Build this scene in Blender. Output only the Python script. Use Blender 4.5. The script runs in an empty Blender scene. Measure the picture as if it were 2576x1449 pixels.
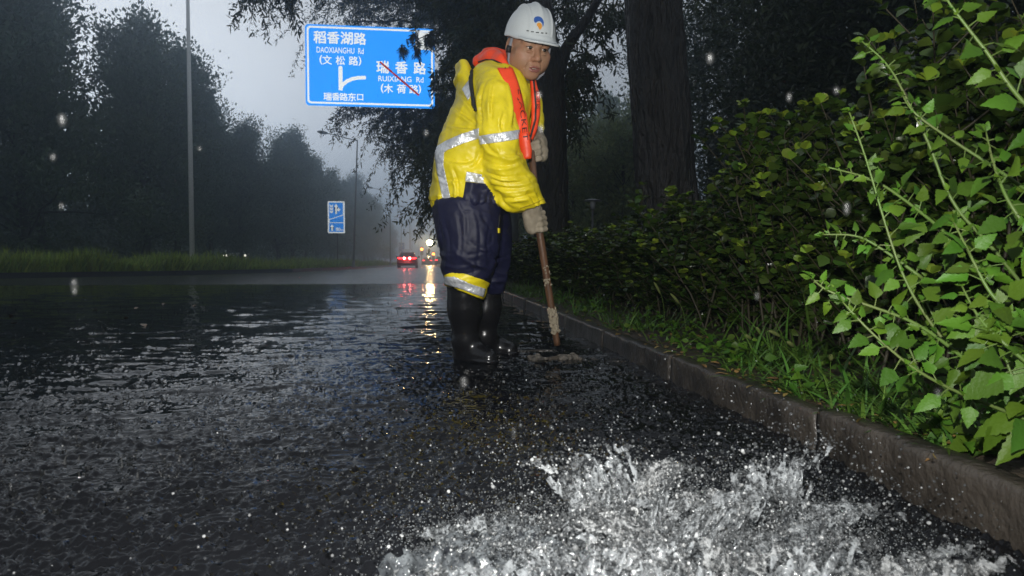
import bpy, bmesh, math, random
import numpy as np
from mathutils import Vector, Matrix
from mathutils.bvhtree import BVHTree
R = math.radians
sc = bpy.context.scene
COL = sc.collection
# ------------------------------------------------------------------ camera
HC = 0.47                      # the phone is held low, 47 cm above the water
YAW, PITCH = R(6.80), R(2.12)
cam_d = bpy.data.cameras.new('camera'); cam = bpy.data.objects.new('camera', cam_d); COL.objects.link(cam)
cam.location = (0, 0, HC); cam.rotation_euler = (R(90) - PITCH, 0, -YAW)
cam_d.sensor_width = 36; cam_d.lens = 24; cam_d.clip_start = 0.02; cam_d.clip_end = 3000
cam_d.dof.use_dof = True; cam_d.dof.focus_distance = 3.1; cam_d.dof.aperture_fstop = 9.0
sc.camera = cam
# ------------------------------------------------------------------ sky, sun, flash, exposure
W = bpy.data.worlds.new('World'); sc.world = W; W.use_nodes = True
nt = W.node_tree; nt.nodes.clear()
n_out = nt.nodes.new('ShaderNodeOutputWorld'); n_bg = nt.nodes.new('ShaderNodeBackground')
n_sky = nt.nodes.new('ShaderNodeTexSky'); n_sky.sky_type = 'NISHITA'; n_sky.sun_disc = False
n_sky.sun_elevation = R(9); n_sky.sun_rotation = R(-25); n_sky.dust_density = 6.0; n_sky.air_density = 1.6
n_hs = nt.nodes.new('ShaderNodeHueSaturation'); n_hs.inputs['Saturation'].default_value = 0.22
n_gm = nt.nodes.new('ShaderNodeGamma'); n_gm.inputs['Gamma'].default_value = 0.35   # an overcast sky is nearly even
n_tn = nt.nodes.new('ShaderNodeMixRGB'); n_tn.blend_type = 'MULTIPLY'; n_tn.inputs['Fac'].default_value = 1.0
n_tn.inputs['Color2'].default_value = (1.86, 1.95, 2.07, 1)
nt.links.new(n_sky.outputs[0], n_hs.inputs['Color']); nt.links.new(n_hs.outputs[0], n_gm.inputs[0])
nt.links.new(n_gm.outputs[0], n_tn.inputs['Color1']); nt.links.new(n_tn.outputs[0], n_bg.inputs[0]); nt.links.new(n_bg.outputs[0], n_out.inputs[0])
n_bg.inputs[1].default_value = 0.15
sd = bpy.data.lights.new('sun', 'SUN'); sun = bpy.data.objects.new('sun', sd); COL.objects.link(sun)
sd.energy = 0.12; sd.angle = R(25); sd.color = (1, 0.97, 0.93)
sun.rotation_euler = (R(81), 0, R(180 + 25))
# the phone's flash, a real lamp just above the lens (the photograph is lit by it)
fd = bpy.data.lights.new('flash', 'SPOT'); flash = bpy.data.objects.new('flash', fd); COL.objects.link(flash)
flash.location = (-0.03, -0.02, HC + 0.22)
fd.energy = 325; fd.spot_size = R(125); fd.spot_blend = 1.0; fd.shadow_soft_size = 0.012; fd.color = (1.0, 0.985, 0.95)
flash.rotation_euler = (R(90 - 1), 0, R(-5))
sc.view_settings.view_transform = 'Standard'; sc.view_settings.look = 'None'
sc.view_settings.gamma = 1; sc.view_settings.use_curve_mapping = False
sc.view_settings.exposure = 0.0
cy = sc.cycles
cy.max_bounces = 6; cy.diffuse_bounces = 2; cy.glossy_bounces = 3; cy.transmission_bounces = 4; cy.volume_bounces = 1
cy.transparent_max_bounces = 6; cy.caustics_reflective = False; cy.caustics_refractive = False
cy.sample_clamp_indirect = 4.0; cy.use_denoising = True
try: cy.volume_step_rate = 1.0
except Exception: pass
# ------------------------------------------------------------------ pixel -> place (D: the photograph at 2576 x 1449)
FPX = 24 / 36 * 2576
_f = Vector((math.sin(YAW) * math.cos(PITCH), math.cos(YAW) * math.cos(PITCH), -math.sin(PITCH)))
_r = Vector((math.cos(YAW), -math.sin(YAW), 0)); _u = _r.cross(_f)
CAM = Vector((0, 0, HC))
def ray(u, v): return _f + _r * ((u - 1288) / FPX) - _u * ((v - 724.5) / FPX)
def at(u, v, Y):
    d = ray(u, v); return CAM + d * (Y / d.y)
def pix(P):                       # (N,3) -> u, v
    Q = P - np.array(CAM); zf = Q @ np.array(_f); zf = np.maximum(zf, 1e-3)
    return 1288 + FPX * (Q @ np.array(_r)) / zf, 724.5 - FPX * (Q @ np.array(_u)) / zf
# ------------------------------------------------------------------ objects
def tag(o, label=None, cat=None, group=None, kind=None):
    if label: o['label'] = label
    if cat: o['category'] = cat
    if group: o['group'] = group
    if kind: o['kind'] = kind
    return o
def empty(name, loc=(0, 0, 0), label=None, cat=None, group=None, rz=0):
    o = bpy.data.objects.new(name, None); COL.objects.link(o); o.location = loc; o.rotation_euler.z = rz
    o.empty_display_size = 0.1
    return tag(o, label, cat, group)
def copy_tree(o, parent=None):
    c = o.copy(); COL.objects.link(c); c.parent = parent
    for ch in list(o.children): copy_tree(ch, c)
    return c
def link(name, me, mats=None, parent=None):
    o = bpy.data.objects.new(name, me); COL.objects.link(o); o.parent = parent
    if mats is not None:
        for m in (mats if isinstance(mats, (list, tuple)) else [mats]): me.materials.append(m)
    return o
class MB:
    """collects pieces of one mesh: arrays of vertices and of equal-length faces"""
    def __init__(s): s.v = []; s.f = []; s.n = 0; s.mi = []
    def add(s, v, f, mi=0):
        v = np.asarray(v, np.float32).reshape(-1, 3)
        fs = f if isinstance(f, list) and len(f) and not np.isscalar(f[0]) and isinstance(f[0], np.ndarray) and f[0].ndim == 2 else [np.asarray(f, np.int64)]
        for a in fs:
            if a.size: s.f.append(a + s.n); s.mi.append(np.full(len(a), mi, np.int32))
        s.v.append(v); s.n += len(v); return s
    def mesh(s, name, smooth=True):
        V = np.concatenate(s.v); me = bpy.data.meshes.new(name)
        lt = np.concatenate([np.full(len(a), a.shape[1], np.int32) for a in s.f])
        li = np.concatenate([a.ravel() for a in s.f]).astype(np.int32)
        me.vertices.add(len(V)); me.vertices.foreach_set('co', V.ravel().astype(np.float32))
        me.loops.add(len(li)); me.loops.foreach_set('vertex_index', li)
        me.polygons.add(len(lt)); ls = np.zeros(len(lt), np.int32); ls[1:] = np.cumsum(lt)[:-1]
        me.polygons.foreach_set('loop_start', ls); me.polygons.foreach_set('loop_total', lt)
        me.polygons.foreach_set('material_index', np.concatenate(s.mi))
        me.polygons.foreach_set('use_smooth', np.full(len(lt), smooth, bool))
        me.update(calc_edges=True); me.validate(); return me
    def build(s, name, mats, parent=None, smooth=True): return link(name, s.mesh(name, smooth), mats, parent)
def box(x0, x1, y0, y1, z0, z1):
    v = [(x, y, z) for z in (z0, z1) for y in (y0, y1) for x in (x0, x1)]
    return np.array(v, float), np.array([(0, 2, 3, 1), (4, 5, 7, 6), (0, 1, 5, 4), (2, 6, 7, 3), (0, 4, 6, 2), (1, 3, 7, 5)])
def tube(pts, rad, n=8, cap=True, ph=0.0):
    pts = np.asarray(pts, float); m = len(pts); rad = np.broadcast_to(np.asarray(rad, float), (m,))
    t = np.gradient(pts, axis=0); t /= np.linalg.norm(t, axis=1)[:, None] + 1e-9
    ref = np.array([0, 0, 1.0]) if abs(t[:, 2]).mean() < 0.8 else np.array([1.0, 0, 0])
    a = np.cross(t, ref); a /= np.linalg.norm(a, axis=1)[:, None] + 1e-9; b = np.cross(t, a)
    th = np.arange(n) * 2 * np.pi / n + ph
    V = pts[:, None] + rad[:, None, None] * (np.cos(th)[None, :, None] * a[:, None] + np.sin(th)[None, :, None] * b[:, None])
    i = np.arange(m - 1)[:, None] * n + np.arange(n)[None]; j = np.arange(m - 1)[:, None] * n + (np.arange(n)[None] + 1) % n
    F = [np.stack([i, j, j + n, i + n], -1).reshape(-1, 4)]
    if cap: F += [np.arange(n)[::-1][None], ((m - 1) * n + np.arange(n))[None]]
    return V.reshape(-1, 3), F
def lathe(prof, n=20, c=(0, 0, 0)):
    p = np.asarray(prof, float); th = np.arange(n) * 2 * np.pi / n; m = len(p)
    V = np.stack([p[:, 0, None] * np.cos(th), p[:, 0, None] * np.sin(th), np.repeat(p[:, 1, None], n, 1)], -1) + np.array(c)
    i = np.arange(m - 1)[:, None] * n + np.arange(n)[None]; j = np.arange(m - 1)[:, None] * n + (np.arange(n)[None] + 1) % n
    return V.reshape(-1, 3), [np.stack([i, j, j + n, i + n], -1).reshape(-1, 4)]
def rand_dirs(rng, n):
    v = rng.normal(size=(n, 3)); return v / np.linalg.norm(v, axis=1)[:, None]
def inst(tv, tf, pos, dr, nr, sc_):
    """copies of a small template (x length, y width, z normal) at pos, pointing along dr with normal near nr"""
    x = dr / (np.linalg.norm(dr, axis=1)[:, None] + 1e-9); z = nr - (nr * x).sum(1)[:, None] * x
    z /= np.linalg.norm(z, axis=1)[:, None] + 1e-9; y = np.cross(z, x); s = np.asarray(sc_)
    s = s[:, None] * np.ones((1, 3)) if s.ndim == 1 else s
    V = pos[:, None] + (tv[None, :, 0, None] * s[:, None, 0:1]) * x[:, None] + (tv[None, :, 1, None] * s[:, None, 1:2]) * y[:, None] + (tv[None, :, 2, None] * s[:, None, 2:3]) * z[:, None]
    F = [(np.asarray(f)[None] + (np.arange(len(pos)) * len(tv))[:, None, None]).reshape(-1, np.asarray(f).shape[1]) for f in tf]
    return V.reshape(-1, 3), F
# ------------------------------------------------------------------ numpy noise
_tab = np.random.default_rng(7).random((64, 64, 64)).astype(np.float32) * 2 - 1
def vnoise(P):
    P = np.asarray(P, np.float32); i = np.floor(P).astype(np.int64); f = P - i; f = f * f * (3 - 2 * f)
    i0 = i & 63; i1 = (i + 1) & 63; g = lambda a, b, c: _tab[a[..., 0], b[..., 1], c[..., 2]]
    fx, fy, fz = f[..., 0], f[..., 1], f[..., 2]
    L = lambda a, b, t: a + (b - a) * t
    return L(L(L(g(i0, i0, i0), g(i1, i0, i0), fx), L(g(i0, i1, i0), g(i1, i1, i0), fx), fy),
             L(L(g(i0, i0, i1), g(i1, i0, i1), fx), L(g(i0, i1, i1), g(i1, i1, i1), fx), fy), fz)
def fbm(P, o=4):
    s = 0; a = 0.5
    for k in range(o): s = s + a * vnoise(np.asarray(P) * 2 ** k + 11.3 * k); a *= 0.5
    return s
# ------------------------------------------------------------------ materials
def mat(name, col, rough=0.6, spec=0.5, var=None, vscale=5.0, bump=0, bscale=40.0, bdist=0.01, metal=0.0, emit=None, estr=0.0, trans=0.0, coat=0.0, island=0.0, leaf=0.0, stretch=(1, 1, 1)):
    m = bpy.data.materials.new(name); m.use_nodes = True; t = m.node_tree; b = t.nodes['Principled BSDF']
    L = t.links.new
    b.inputs['Base Color'].default_value = (*col, 1); b.inputs['Roughness'].default_value = rough
    b.inputs['Specular IOR Level'].default_value = spec; b.inputs['Metallic'].default_value = metal
    b.inputs['Transmission Weight'].default_value = trans; b.inputs['Coat Weight'].default_value = coat; b.inputs['Coat Roughness'].default_value = 0.08
    if emit: b.inputs['Emission Color'].default_value = (*emit, 1); b.inputs['Emission Strength'].default_value = estr
    tc = t.nodes.new('ShaderNodeTexCoord'); mp = t.nodes.new('ShaderNodeMapping'); mp.inputs['Scale'].default_value = stretch
    L(tc.outputs['Object'], mp.inputs[0]); src = None
    if var:
        nz = t.nodes.new('ShaderNodeTexNoise'); nz.inputs['Scale'].default_value = vscale; nz.inputs['Detail'].default_value = 6
        mx = t.nodes.new('ShaderNodeMixRGB'); mx.inputs['Color1'].default_value = (*col, 1); mx.inputs['Color2'].default_value = (*var, 1)
        cr = t.nodes.new('ShaderNodeMapRange'); cr.inputs['From Min'].default_value = 0.35; cr.inputs['From Max'].default_value = 0.65
        L(mp.outputs[0], nz.inputs['Vector']); L(nz.outputs['Fac'], cr.inputs['Value']); L(cr.outputs[0], mx.inputs['Fac']); L(mx.outputs[0], b.inputs['Base Color']); src = mx.outputs[0]
    if island:
        ge = t.nodes.new('ShaderNodeNewGeometry'); hs = t.nodes.new('ShaderNodeHueSaturation')
        m1 = t.nodes.new('ShaderNodeMapRange'); m1.inputs['To Min'].default_value = 1 - island; m1.inputs['To Max'].default_value = 1 + island
        m2 = t.nodes.new('ShaderNodeMapRange'); m2.inputs['To Min'].default_value = 0.475; m2.inputs['To Max'].default_value = 0.52
        L(ge.outputs['Random Per Island'], m1.inputs['Value']); L(m1.outputs[0], hs.inputs['Value'])
        mm = t.nodes.new('ShaderNodeMath'); mm.operation = 'FRACT'; ml = t.nodes.new('ShaderNodeMath'); ml.operation = 'MULTIPLY'; ml.inputs[1].default_value = 17.3
        L(ge.outputs['Random Per Island'], ml.inputs[0]); L(ml.outputs[0], mm.inputs[0]); L(mm.outputs[0], m2.inputs['Value']); L(m2.outputs[0], hs.inputs['Hue'])
        if src: L(src, hs.inputs['Color'])
        else: hs.inputs['Color'].default_value = (*col, 1)
        L(hs.outputs[0], b.inputs['Base Color']); src = hs.outputs[0]
    if bump:
        nb = t.nodes.new('ShaderNodeTexNoise'); nb.inputs['Scale'].default_value = bscale; nb.inputs['Detail'].default_value = 5
        bp = t.nodes.new('ShaderNodeBump'); bp.inputs['Strength'].default_value = bump; bp.inputs['Distance'].default_value = bdist
        L(mp.outputs[0], nb.inputs['Vector']); L(nb.outputs['Fac'], bp.inputs['Height']); L(bp.outputs[0], b.inputs['Normal'])
    if leaf:
        tl = t.nodes.new('ShaderNodeBsdfTranslucent'); ms = t.nodes.new('ShaderNodeMixShader'); ms.inputs[0].default_value = leaf
        if src: L(src, tl.inputs[0])
        else: tl.inputs[0].default_value = (*col, 1)
        L(b.outputs[0], ms.inputs[1]); L(tl.outputs[0], ms.inputs[2]); L(ms.outputs[0], t.nodes['Material Output'].inputs[0])
    return m
def retro(name, col, gain=0.5, rough=0.25, bump=0.0, bscale=60, bdist=0.004):
    """retroreflective sheeting: light goes back where it came from (glossy lobe about the incoming direction)"""
    m = mat(name, col, 0.4, 0.4, bump=bump, bscale=bscale, bdist=bdist); t = m.node_tree; L = t.links.new
    g = t.nodes.new('ShaderNodeBsdfGlossy'); g.inputs['Roughness'].default_value = rough; g.inputs['Color'].default_value = (*col, 1)
    ge = t.nodes.new('ShaderNodeNewGeometry'); ms = t.nodes.new('ShaderNodeMixShader'); ms.inputs[0].default_value = gain
    L(ge.outputs['Incoming'], g.inputs['Normal']); L(t.nodes['Principled BSDF'].outputs[0], ms.inputs[1]); L(g.outputs[0], ms.inputs[2])
    L(ms.outputs[0], t.nodes['Material Output'].inputs[0]); return m
# ================================================================== SETTING
M = {}
M['asphalt'] = mat('wet asphalt', (0.022, 0.022, 0.024), 0.35, 0.5, var=(0.035, 0.034, 0.034), vscale=30, bump=0.5, bscale=120, bdist=0.004)
M['soil'] = mat('wet soil', (0.022, 0.016, 0.010), 0.6, 0.4, var=(0.045, 0.033, 0.02), vscale=9, bump=0.8, bscale=35, bdist=0.02)
M['turf'] = mat('turf', (0.035, 0.05, 0.015), 0.8, 0.3, var=(0.05, 0.075, 0.02), vscale=1.5)
M['concrete'] = mat('wet kerb concrete', (0.044, 0.037, 0.030), 0.30, 0.5, var=(0.014, 0.012, 0.010), vscale=9, bump=0.7, bscale=70, bdist=0.008, stretch=(1, 1, .75))
M['far_ground'] = mat('far ground', (0.03, 0.035, 0.018), 0.8, 0.2, var=(0.04, 0.05, 0.02), vscale=0.3)

def water_material(name, base, rough, near):
    m = mat(name, base, rough, 0.5); t = m.node_tree; L = t.links.new; b = t.nodes['Principled BSDF']; b.inputs['IOR'].default_value = 1.33
    tc = t.nodes.new('ShaderNodeTexCoord'); prev = None
    for k, (sx, sy, st, di) in enumerate([(2.2, 3.4, 0.5, 0.05), (9, 14, 0.6, 0.014), (26, 40, 0.5, 0.005)] if not near else [(60, 42, 0.3, 0.0025)]):
        mp = t.nodes.new('ShaderNodeMapping'); mp.inputs['Scale'].default_value = (sx, sy, 1); mp.inputs['Rotation'].default_value = (0, 0, 0.3 * k - 0.2)
        nz = t.nodes.new('ShaderNodeTexNoise'); nz.inputs['Scale'].default_value = 1; nz.inputs['Detail'].default_value = 4; nz.inputs['Distortion'].default_value = 0.8
        bp = t.nodes.new('ShaderNodeBump'); bp.inputs['Strength'].default_value = st; bp.inputs['Distance'].default_value = di
        L(tc.outputs['Object'], mp.inputs[0]); L(mp.outputs[0], nz.inputs['Vector']); L(nz.outputs['Fac'], bp.inputs['Height'])
        if prev: L(prev, bp.inputs['Normal'])
        prev = bp.outputs[0]
    L(prev, b.inputs['Normal']); return m
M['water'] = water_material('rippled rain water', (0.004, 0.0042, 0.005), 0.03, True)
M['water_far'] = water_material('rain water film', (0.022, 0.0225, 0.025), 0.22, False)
M['froth'] = mat('aerated water', (0.085, 0.093, 0.098), 0.10, 0.7, var=(0.010, 0.011, 0.013), vscale=38, bump=0.6, bscale=90, bdist=0.006)

def sheet(name, pts, z, m, kind='structure'):
    me = bpy.data.meshes.new(name); bm = bmesh.new()
    f = bm.faces.new([bm.verts.new((x, y, z)) for x, y in pts]); f.normal_update()
    if f.normal.z < 0: f.normal_flip()
    bmesh.ops.triangulate(bm, faces=bm.faces[:]); bm.to_mesh(me); bm.free()
    return tag(link(name, me, m), kind=kind)
KX = 0.90                                   # the kerb stands 0.9 m to the right of the phone
sheet('ground', [(-118, -8), (118, -8), (118, 415), (-118, 415)], -0.06, M['far_ground'])
sheet('road', [(-60, -6), (KX + 0.05, -6), (KX + 0.05, 410), (-60, 410)], -0.012, M['asphalt'])
# --- right-hand kerb, stone by stone, in one strip
rng = np.random.default_rng(3)
kb = MB(); y = -3.5; k = 0
while y < 120:
    L_ = 1.0 if y < 40 else 4.0
    g = 0.006; dx = rng.normal() * 0.004; dz = rng.normal() * 0.003
    ny = 40 if y < 4 and y > 0 else (8 if y < 12 else 2)
    prof = np.array([(0.0, -0.05), (0.0, 0.02), (0.002, 0.05), (0.0, 0.085), (0.002, 0.106), (0.006, 0.114), (0.013, 0.117), (0.03, 0.118), (0.05, 0.117), (0.065, 0.112), (0.07, 0.0)])
    ys = np.linspace(y + g, y + L_ - g, ny + 1)
    V = np.stack([KX + dx + np.repeat(prof[None, :, 0], ny + 1, 0), np.repeat(ys[:, None], len(prof), 1), np.repeat(prof[None, :, 1], ny + 1, 0) + dz], -1)
    if y < 12:
        d = fbm(V * np.array([16, 16, 20]), 4); V[..., 0] += 0.010 * d * (V[..., 2] > -0.02); V[..., 2] += 0.006 * d * (V[..., 2] > 0.09)
    a = np.arange(ny)[:, None] * len(prof) + np.arange(len(prof) - 1)[None]
    F = np.stack([a, a + 1, a + 1 + len(prof), a + len(prof)], -1).reshape(-1, 4)
    e = len(prof)
    kb.add(V.reshape(-1, 3), [F, np.arange(e)[::-1][None], (ny * e + np.arange(e))[None]]); y += L_
tag(kb.build('kerb', M['concrete']), kind='structure')
# --- soil strip behind the kerb, rising into the wood
nx, ny = 90, 160
gx = KX + 0.062 + (np.linspace(0, 1, nx) ** 2.2) * 60; gy = -4 + (np.linspace(0, 1, ny) ** 2) * 410
X, Y = np.meshgrid(gx, gy); Z = 0.108 + 0.03 * fbm(np.stack([X * 3, Y * 3, 0 * X], -1), 4) * np.clip((X - KX - 0.1) * 6, 0, 1) + 0.012 * np.clip(X - 3, 0, 60)
i = np.arange(ny - 1)[:, None] * nx + np.arange(nx - 1)[None]
tag(MB().add(np.stack([X, Y, Z], -1), np.stack([i, i + 1, i + nx + 1, i + nx], -1).reshape(-1, 4)).build('soil_ground', M['soil']), kind='structure')
# --- left verge with its kerb
EDGE = [(-60, 20.5), (-13.7, 21.6), (-9.6, 27), (-6.9, 35), (-5.7, 55), (-5.2, 90), (-5.0, 400)]
sheet('verge', EDGE + [(-7.6, 400), (-8.2, 90), (-9.5, 55), (-14, 40), (-60, 34)], 0.15, M['turf'])
lk = MB()
for (a, b) in zip(EDGE[:-1], EDGE[1:]):
    a = np.array([*a, 0.]); b = np.array([*b, 0.]); d = (b - a) / np.linalg.norm(b - a); n = np.array([d[1], -d[0], 0])
    q = [a + n * .10, b + n * .10, b - n * .12, a - n * .12]
    v = np.array([p + np.array([0, 0, z]) for z in (-0.05, 0.165) for p in q])
    lk.add(v, [(0, 1, 5, 4), (1, 2, 6, 5), (2, 3, 7, 6), (3, 0, 4, 7), (4, 5, 6, 7)])
M['dark_kerb'] = mat('dark wet kerb', (0.02, 0.02, 0.022), 0.45, 0.4)
tag(lk.build('verge_kerb', M['dark_kerb'], smooth=False), kind='structure')
sheet('far_road', [(-7.7, 400), (-8.3, 90), (-9.6, 55), (-14.1, 40.2), (-60, 34.2), (-60, 44), (-13.2, 60), (-12.6, 400)], -0.004, M['asphalt'])
# --- water over the carriageway: a fine rippled patch near the phone, a plain sheet beyond
def churn(X, Y):       # how strongly the gushing drain water boils at a place
    a = np.exp(-(((X - 0.36) / 0.34) ** 2 + ((Y - 0.92) / 0.26) ** 2) ** 1.2)
    b = 0.45 * np.exp(-(((X - 0.03) / 0.20) ** 2 + ((Y - 0.98) / 0.14) ** 2))
    return np.clip(a + b, 0, 1)
def water_h(X, Y):
    P = lambda sx, sy, o=0.0: np.stack([X * sx, Y * sy, 0 * X + o], -1)
    wx = X + 0.10 * vnoise(P(3, 3, 5.5)); wy = Y + 0.05 * vnoise(P(4, 4, 9.1))
    Q = lambda sx, sy, o: np.stack([wx * sx + 0.3 * wy * sx, wy * sy, 0 * X + o], -1)
    h = 0.0085 * vnoise(Q(3.2, 7, 1.0)) + 0.0042 * (1 - 2 * np.abs(vnoise(Q(7, 17, 2.0)))) + 0.0021 * (1 - 2 * np.abs(vnoise(Q(15, 34, 3.0)))) + 0.0008 * vnoise(Q(40, 75, 4.0))
    c = churn(X, Y)
    h = h + c * (0.035 * fbm(P(9, 9, 7.0), 5) + 0.022 * (1 - 2 * np.abs(vnoise(P(21, 21, 8.0)))) + 0.012 * vnoise(P(60, 60, 3.3)) + 0.015)
    return h
ys = [0.50]
while ys[-1] < 15.0: ys.append(ys[-1] + max(0.0026, 0.0019 * ys[-1] ** 2))
ys = np.array(ys); nc = 470; ny = len(ys)
s_ = np.linspace(0, 1, nc); xl = -(0.80 * ys + 0.35)
X = xl[:, None] + (KX + 0.012 - xl)[:, None] * s_[None]; Y = np.repeat(ys[:, None], nc, 1); Z = water_h(X, Y)
for k in range(6500):     # rain rings
    cy_ = 0.7 * (8.5 / 0.7) ** rng.random(); cx_ = rng.uniform(-(0.8 * cy_ + 0.3), KX); rr = rng.uniform(0.012, 0.05)
    j0, j1 = np.searchsorted(ys, [cy_ - rr * 2, cy_ + rr * 2])
    if j1 - j0 < 2: continue
    xs = X[j0:j1]; dd = np.hypot(xs - cx_, Y[j0:j1] - cy_)
    Z[j0:j1] += rng.uniform(0.0014, 0.0036) * np.cos((dd - rr) / 0.0042 * 1.2) * np.exp(-((dd - rr) / 0.010) ** 2) + 0.004 * rng.random() * np.exp(-(dd / 0.006) ** 2)
base = 0.022; Z *= np.clip((17 - Y) / 8, 0.2, 1)
Z = Z + base; Z[-1] = 0.008; Z[:, 0] = 0.008
wm = MB(); i = np.arange(ny - 1)[:, None] * nc + np.arange(nc - 1)[None]
F = np.stack([i, i + 1, i + nc + 1, i + nc], -1).reshape(-1, 4)
fx = X.ravel()[F].mean(1); fy = Y.ravel()[F].mean(1); fz = Z.ravel()[F].mean(1)
ch = churn(fx, fy); fm = ch + 0.5 * fbm(np.stack([fx * 16, fy * 16, 0 * fx], -1), 4) + 9 * (fz - base - 0.012) * ch > 0.60
V = np.stack([X, Y, Z], -1).reshape(-1, 3)
wm.add(V, F[~fm]); wm.f.append(F[fm]); wm.mi.append(np.full(int(fm.sum()), 1, np.int32))
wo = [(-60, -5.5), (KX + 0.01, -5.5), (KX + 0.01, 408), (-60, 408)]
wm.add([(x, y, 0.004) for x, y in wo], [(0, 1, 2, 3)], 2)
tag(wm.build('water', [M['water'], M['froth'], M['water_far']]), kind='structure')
# ================================================================== PLANTS
def leafmat(name, col, rough=0.45, spec=0.4, leaf=0.25, island=0.35, var=None, vs=1.0):
    return mat(name, col, rough, spec, island=island, leaf=leaf, var=var, vscale=vs)
M['leaf_dark'] = leafmat('dark tree foliage', (0.056, 0.092, 0.042), var=(0.082, 0.120, 0.054), vs=0.35)
M['leaf_pine'] = leafmat('blue green foliage', (0.054, 0.095, 0.055), var=(0.078, 0.122, 0.066), vs=0.3)
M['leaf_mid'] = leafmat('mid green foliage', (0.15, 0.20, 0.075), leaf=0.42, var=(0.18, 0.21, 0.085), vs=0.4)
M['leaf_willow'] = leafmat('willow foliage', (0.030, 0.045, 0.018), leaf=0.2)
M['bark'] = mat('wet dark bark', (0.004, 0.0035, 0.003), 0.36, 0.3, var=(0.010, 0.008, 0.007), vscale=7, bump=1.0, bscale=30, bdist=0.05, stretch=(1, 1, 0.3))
M['bark_far'] = mat('dark bark', (0.022, 0.019, 0.016), 0.7, 0.3)
M['shrub_leaf'] = mat('glossy hedge leaf', (0.031, 0.058, 0.009), 0.26, 0.5, island=0.5, leaf=0.22, bump=0.25, bscale=160, bdist=0.002)
M['shrub_tip'] = mat('young hedge leaf', (0.14, 0.21, 0.02), 0.32, 0.5, island=0.35, leaf=0.3)
M['shrub_stem'] = mat('hedge twig', (0.028, 0.024, 0.012), 0.6, 0.3)
M['weed_leaf'] = mat('weed leaf', (0.041, 0.094, 0.007), 0.50, 0.22, island=0.38, leaf=0.25, bump=0.5, bscale=130, bdist=0.003)
M['weed_stem'] = mat('weed stem', (0.055, 0.10, 0.016), 0.5, 0.3, var=(0.07, 0.09, 0.025), vscale=12)
M['grass'] = mat('grass blade', (0.055, 0.12, 0.018), 0.4, 0.4, island=0.45, leaf=0.25)
M['verge_grass'] = mat('verge grass', (0.22, 0.30, 0.045), 0.6, 0.3, island=0.4, leaf=0.25)
M['dead_leaf'] = mat('fallen leaf', (0.13, 0.085, 0.025), 0.4, 0.4, island=0.4)
DIA = (np.array([(0, 0, 0), (0.45, 0.5, 0.06), (1, 0, -0.05), (0.45, -0.5, 0.06)]), [np.array([(0, 3, 2, 1)])])

def tree_parts(seed, H, z0, Rc, n_br, per, Lf, prof='oval', tr=0.16, droop=0.0, up=0.5, lean=0.0, aspect=0.5, clump=0.55, fork=False, leafkey='leaf_dark', barkkey='bark_far'):
    """trunk mesh and crown mesh of one tree standing at the origin"""
    g = np.random.default_rng(seed); tk = MB(); cr = MB()
    n = 9; zz = np.linspace(0, H * 0.93, n); wob = np.cumsum(g.normal(size=(n, 2)) * 0.10 * H / 12, 0)
    tp = np.stack([wob[:, 0] + lean * zz, wob[:, 1], zz], -1); tp[0, :2] = 0
    rad = tr * (1 - zz / H) ** 0.8 + 0.015; rad[0] *= 1.35
    tk.add(*tube(tp, rad, 9)); P = []; D = []
    for k in range(n_br):
        f = (k + g.random()) / n_br; z = z0 + (H * 0.97 - z0) * f
        if prof == 'oval': e = Rc * (0.30 + 1.0 * math.sin(math.pi * min(1, 0.12 + 0.86 * f)) ** 0.8) * 0.78
        elif prof == 'cone': e = Rc * (1.04 - f) ** 0.75
        else: e = Rc * (0.75 + 0.4 * math.sin(math.pi * f))
        e *= g.uniform(0.6, 1.15); az = g.random() * 2 * math.pi + k * 2.4; el = g.normal(up, 0.22) + 0.5 * f
        o = np.array([np.interp(z * 0.96, zz, tp[:, 0]), np.interp(z * 0.96, zz, tp[:, 1]), z * 0.94])
        d = np.array([math.cos(az) * math.cos(el), math.sin(az) * math.cos(el), math.sin(el)])
        t = np.linspace(0, 1, 5)[:, None]
        bp = o + d * e * t + np.array([0, 0, -droop * e]) * t ** 2 + g.normal(size=(5, 3)) * 0.05 * e * t
        tk.add(*tube(bp, np.linspace(max(0.012, tr * 0.32 * (1 - f * 0.7)), 0.008, 5), 5, False))
        m = int(per * (0.5 + e / Rc) * g.uniform(0.7, 1.2)); nk = max(3, int(6 * e / Rc) + 2)
        ct = g.uniform(0.25, 1.05, nk); cc = o + d * e * ct[:, None] + np.array([0, 0, -droop * e]) * (ct ** 2)[:, None] + g.normal(size=(nk, 3)) * 0.16 * e
        ci = g.integers(0, nk, m); sp = clump * Rc * 0.34 * g.uniform(0.5, 1.2, nk)
        q = g.normal(size=(m, 3)) * 0.55; q *= np.array([1, 1, 0.75]); p = cc[ci] + q * sp[ci][:, None] + d * (g.random(m)[:, None] - 0.3) * sp[ci][:, None] * 1.2
        P.append(p); D.append(np.tile(d, (m, 1)) * 0.5 + g.normal(size=(m, 3)) * 0.6 + np.array([0, 0, up * 0.5 - droop * 1.6]))
    P = np.concatenate(P); D = np.concatenate(D); s = Lf * g.uniform(0.6, 1.35, len(P))
    cr.add(*inst(*DIA, P, D, rand_dirs(g, len(P)) + np.array([0, 0, 0.6]), np.stack([s, s * aspect, s], -1)))
    return (tk.mesh('trunk'), [M[barkkey]]), (cr.mesh('crown', False), [M[leafkey]])
def tree_thing(parts, loc, label, group=None, name='tree', rz=0.0, s=1.0, sz=1.0):
    r = empty(name, loc, label, 'tree', group, rz); r.scale = (s, s, s * sz)
    for nm, (me, ms) in zip(('trunk', 'crown'), parts):
        o = bpy.data.objects.new(nm, me); COL.objects.link(o); o.parent = r
        if not len(me.materials):
            for m in ms: me.materials.append(m)
    return r
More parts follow.
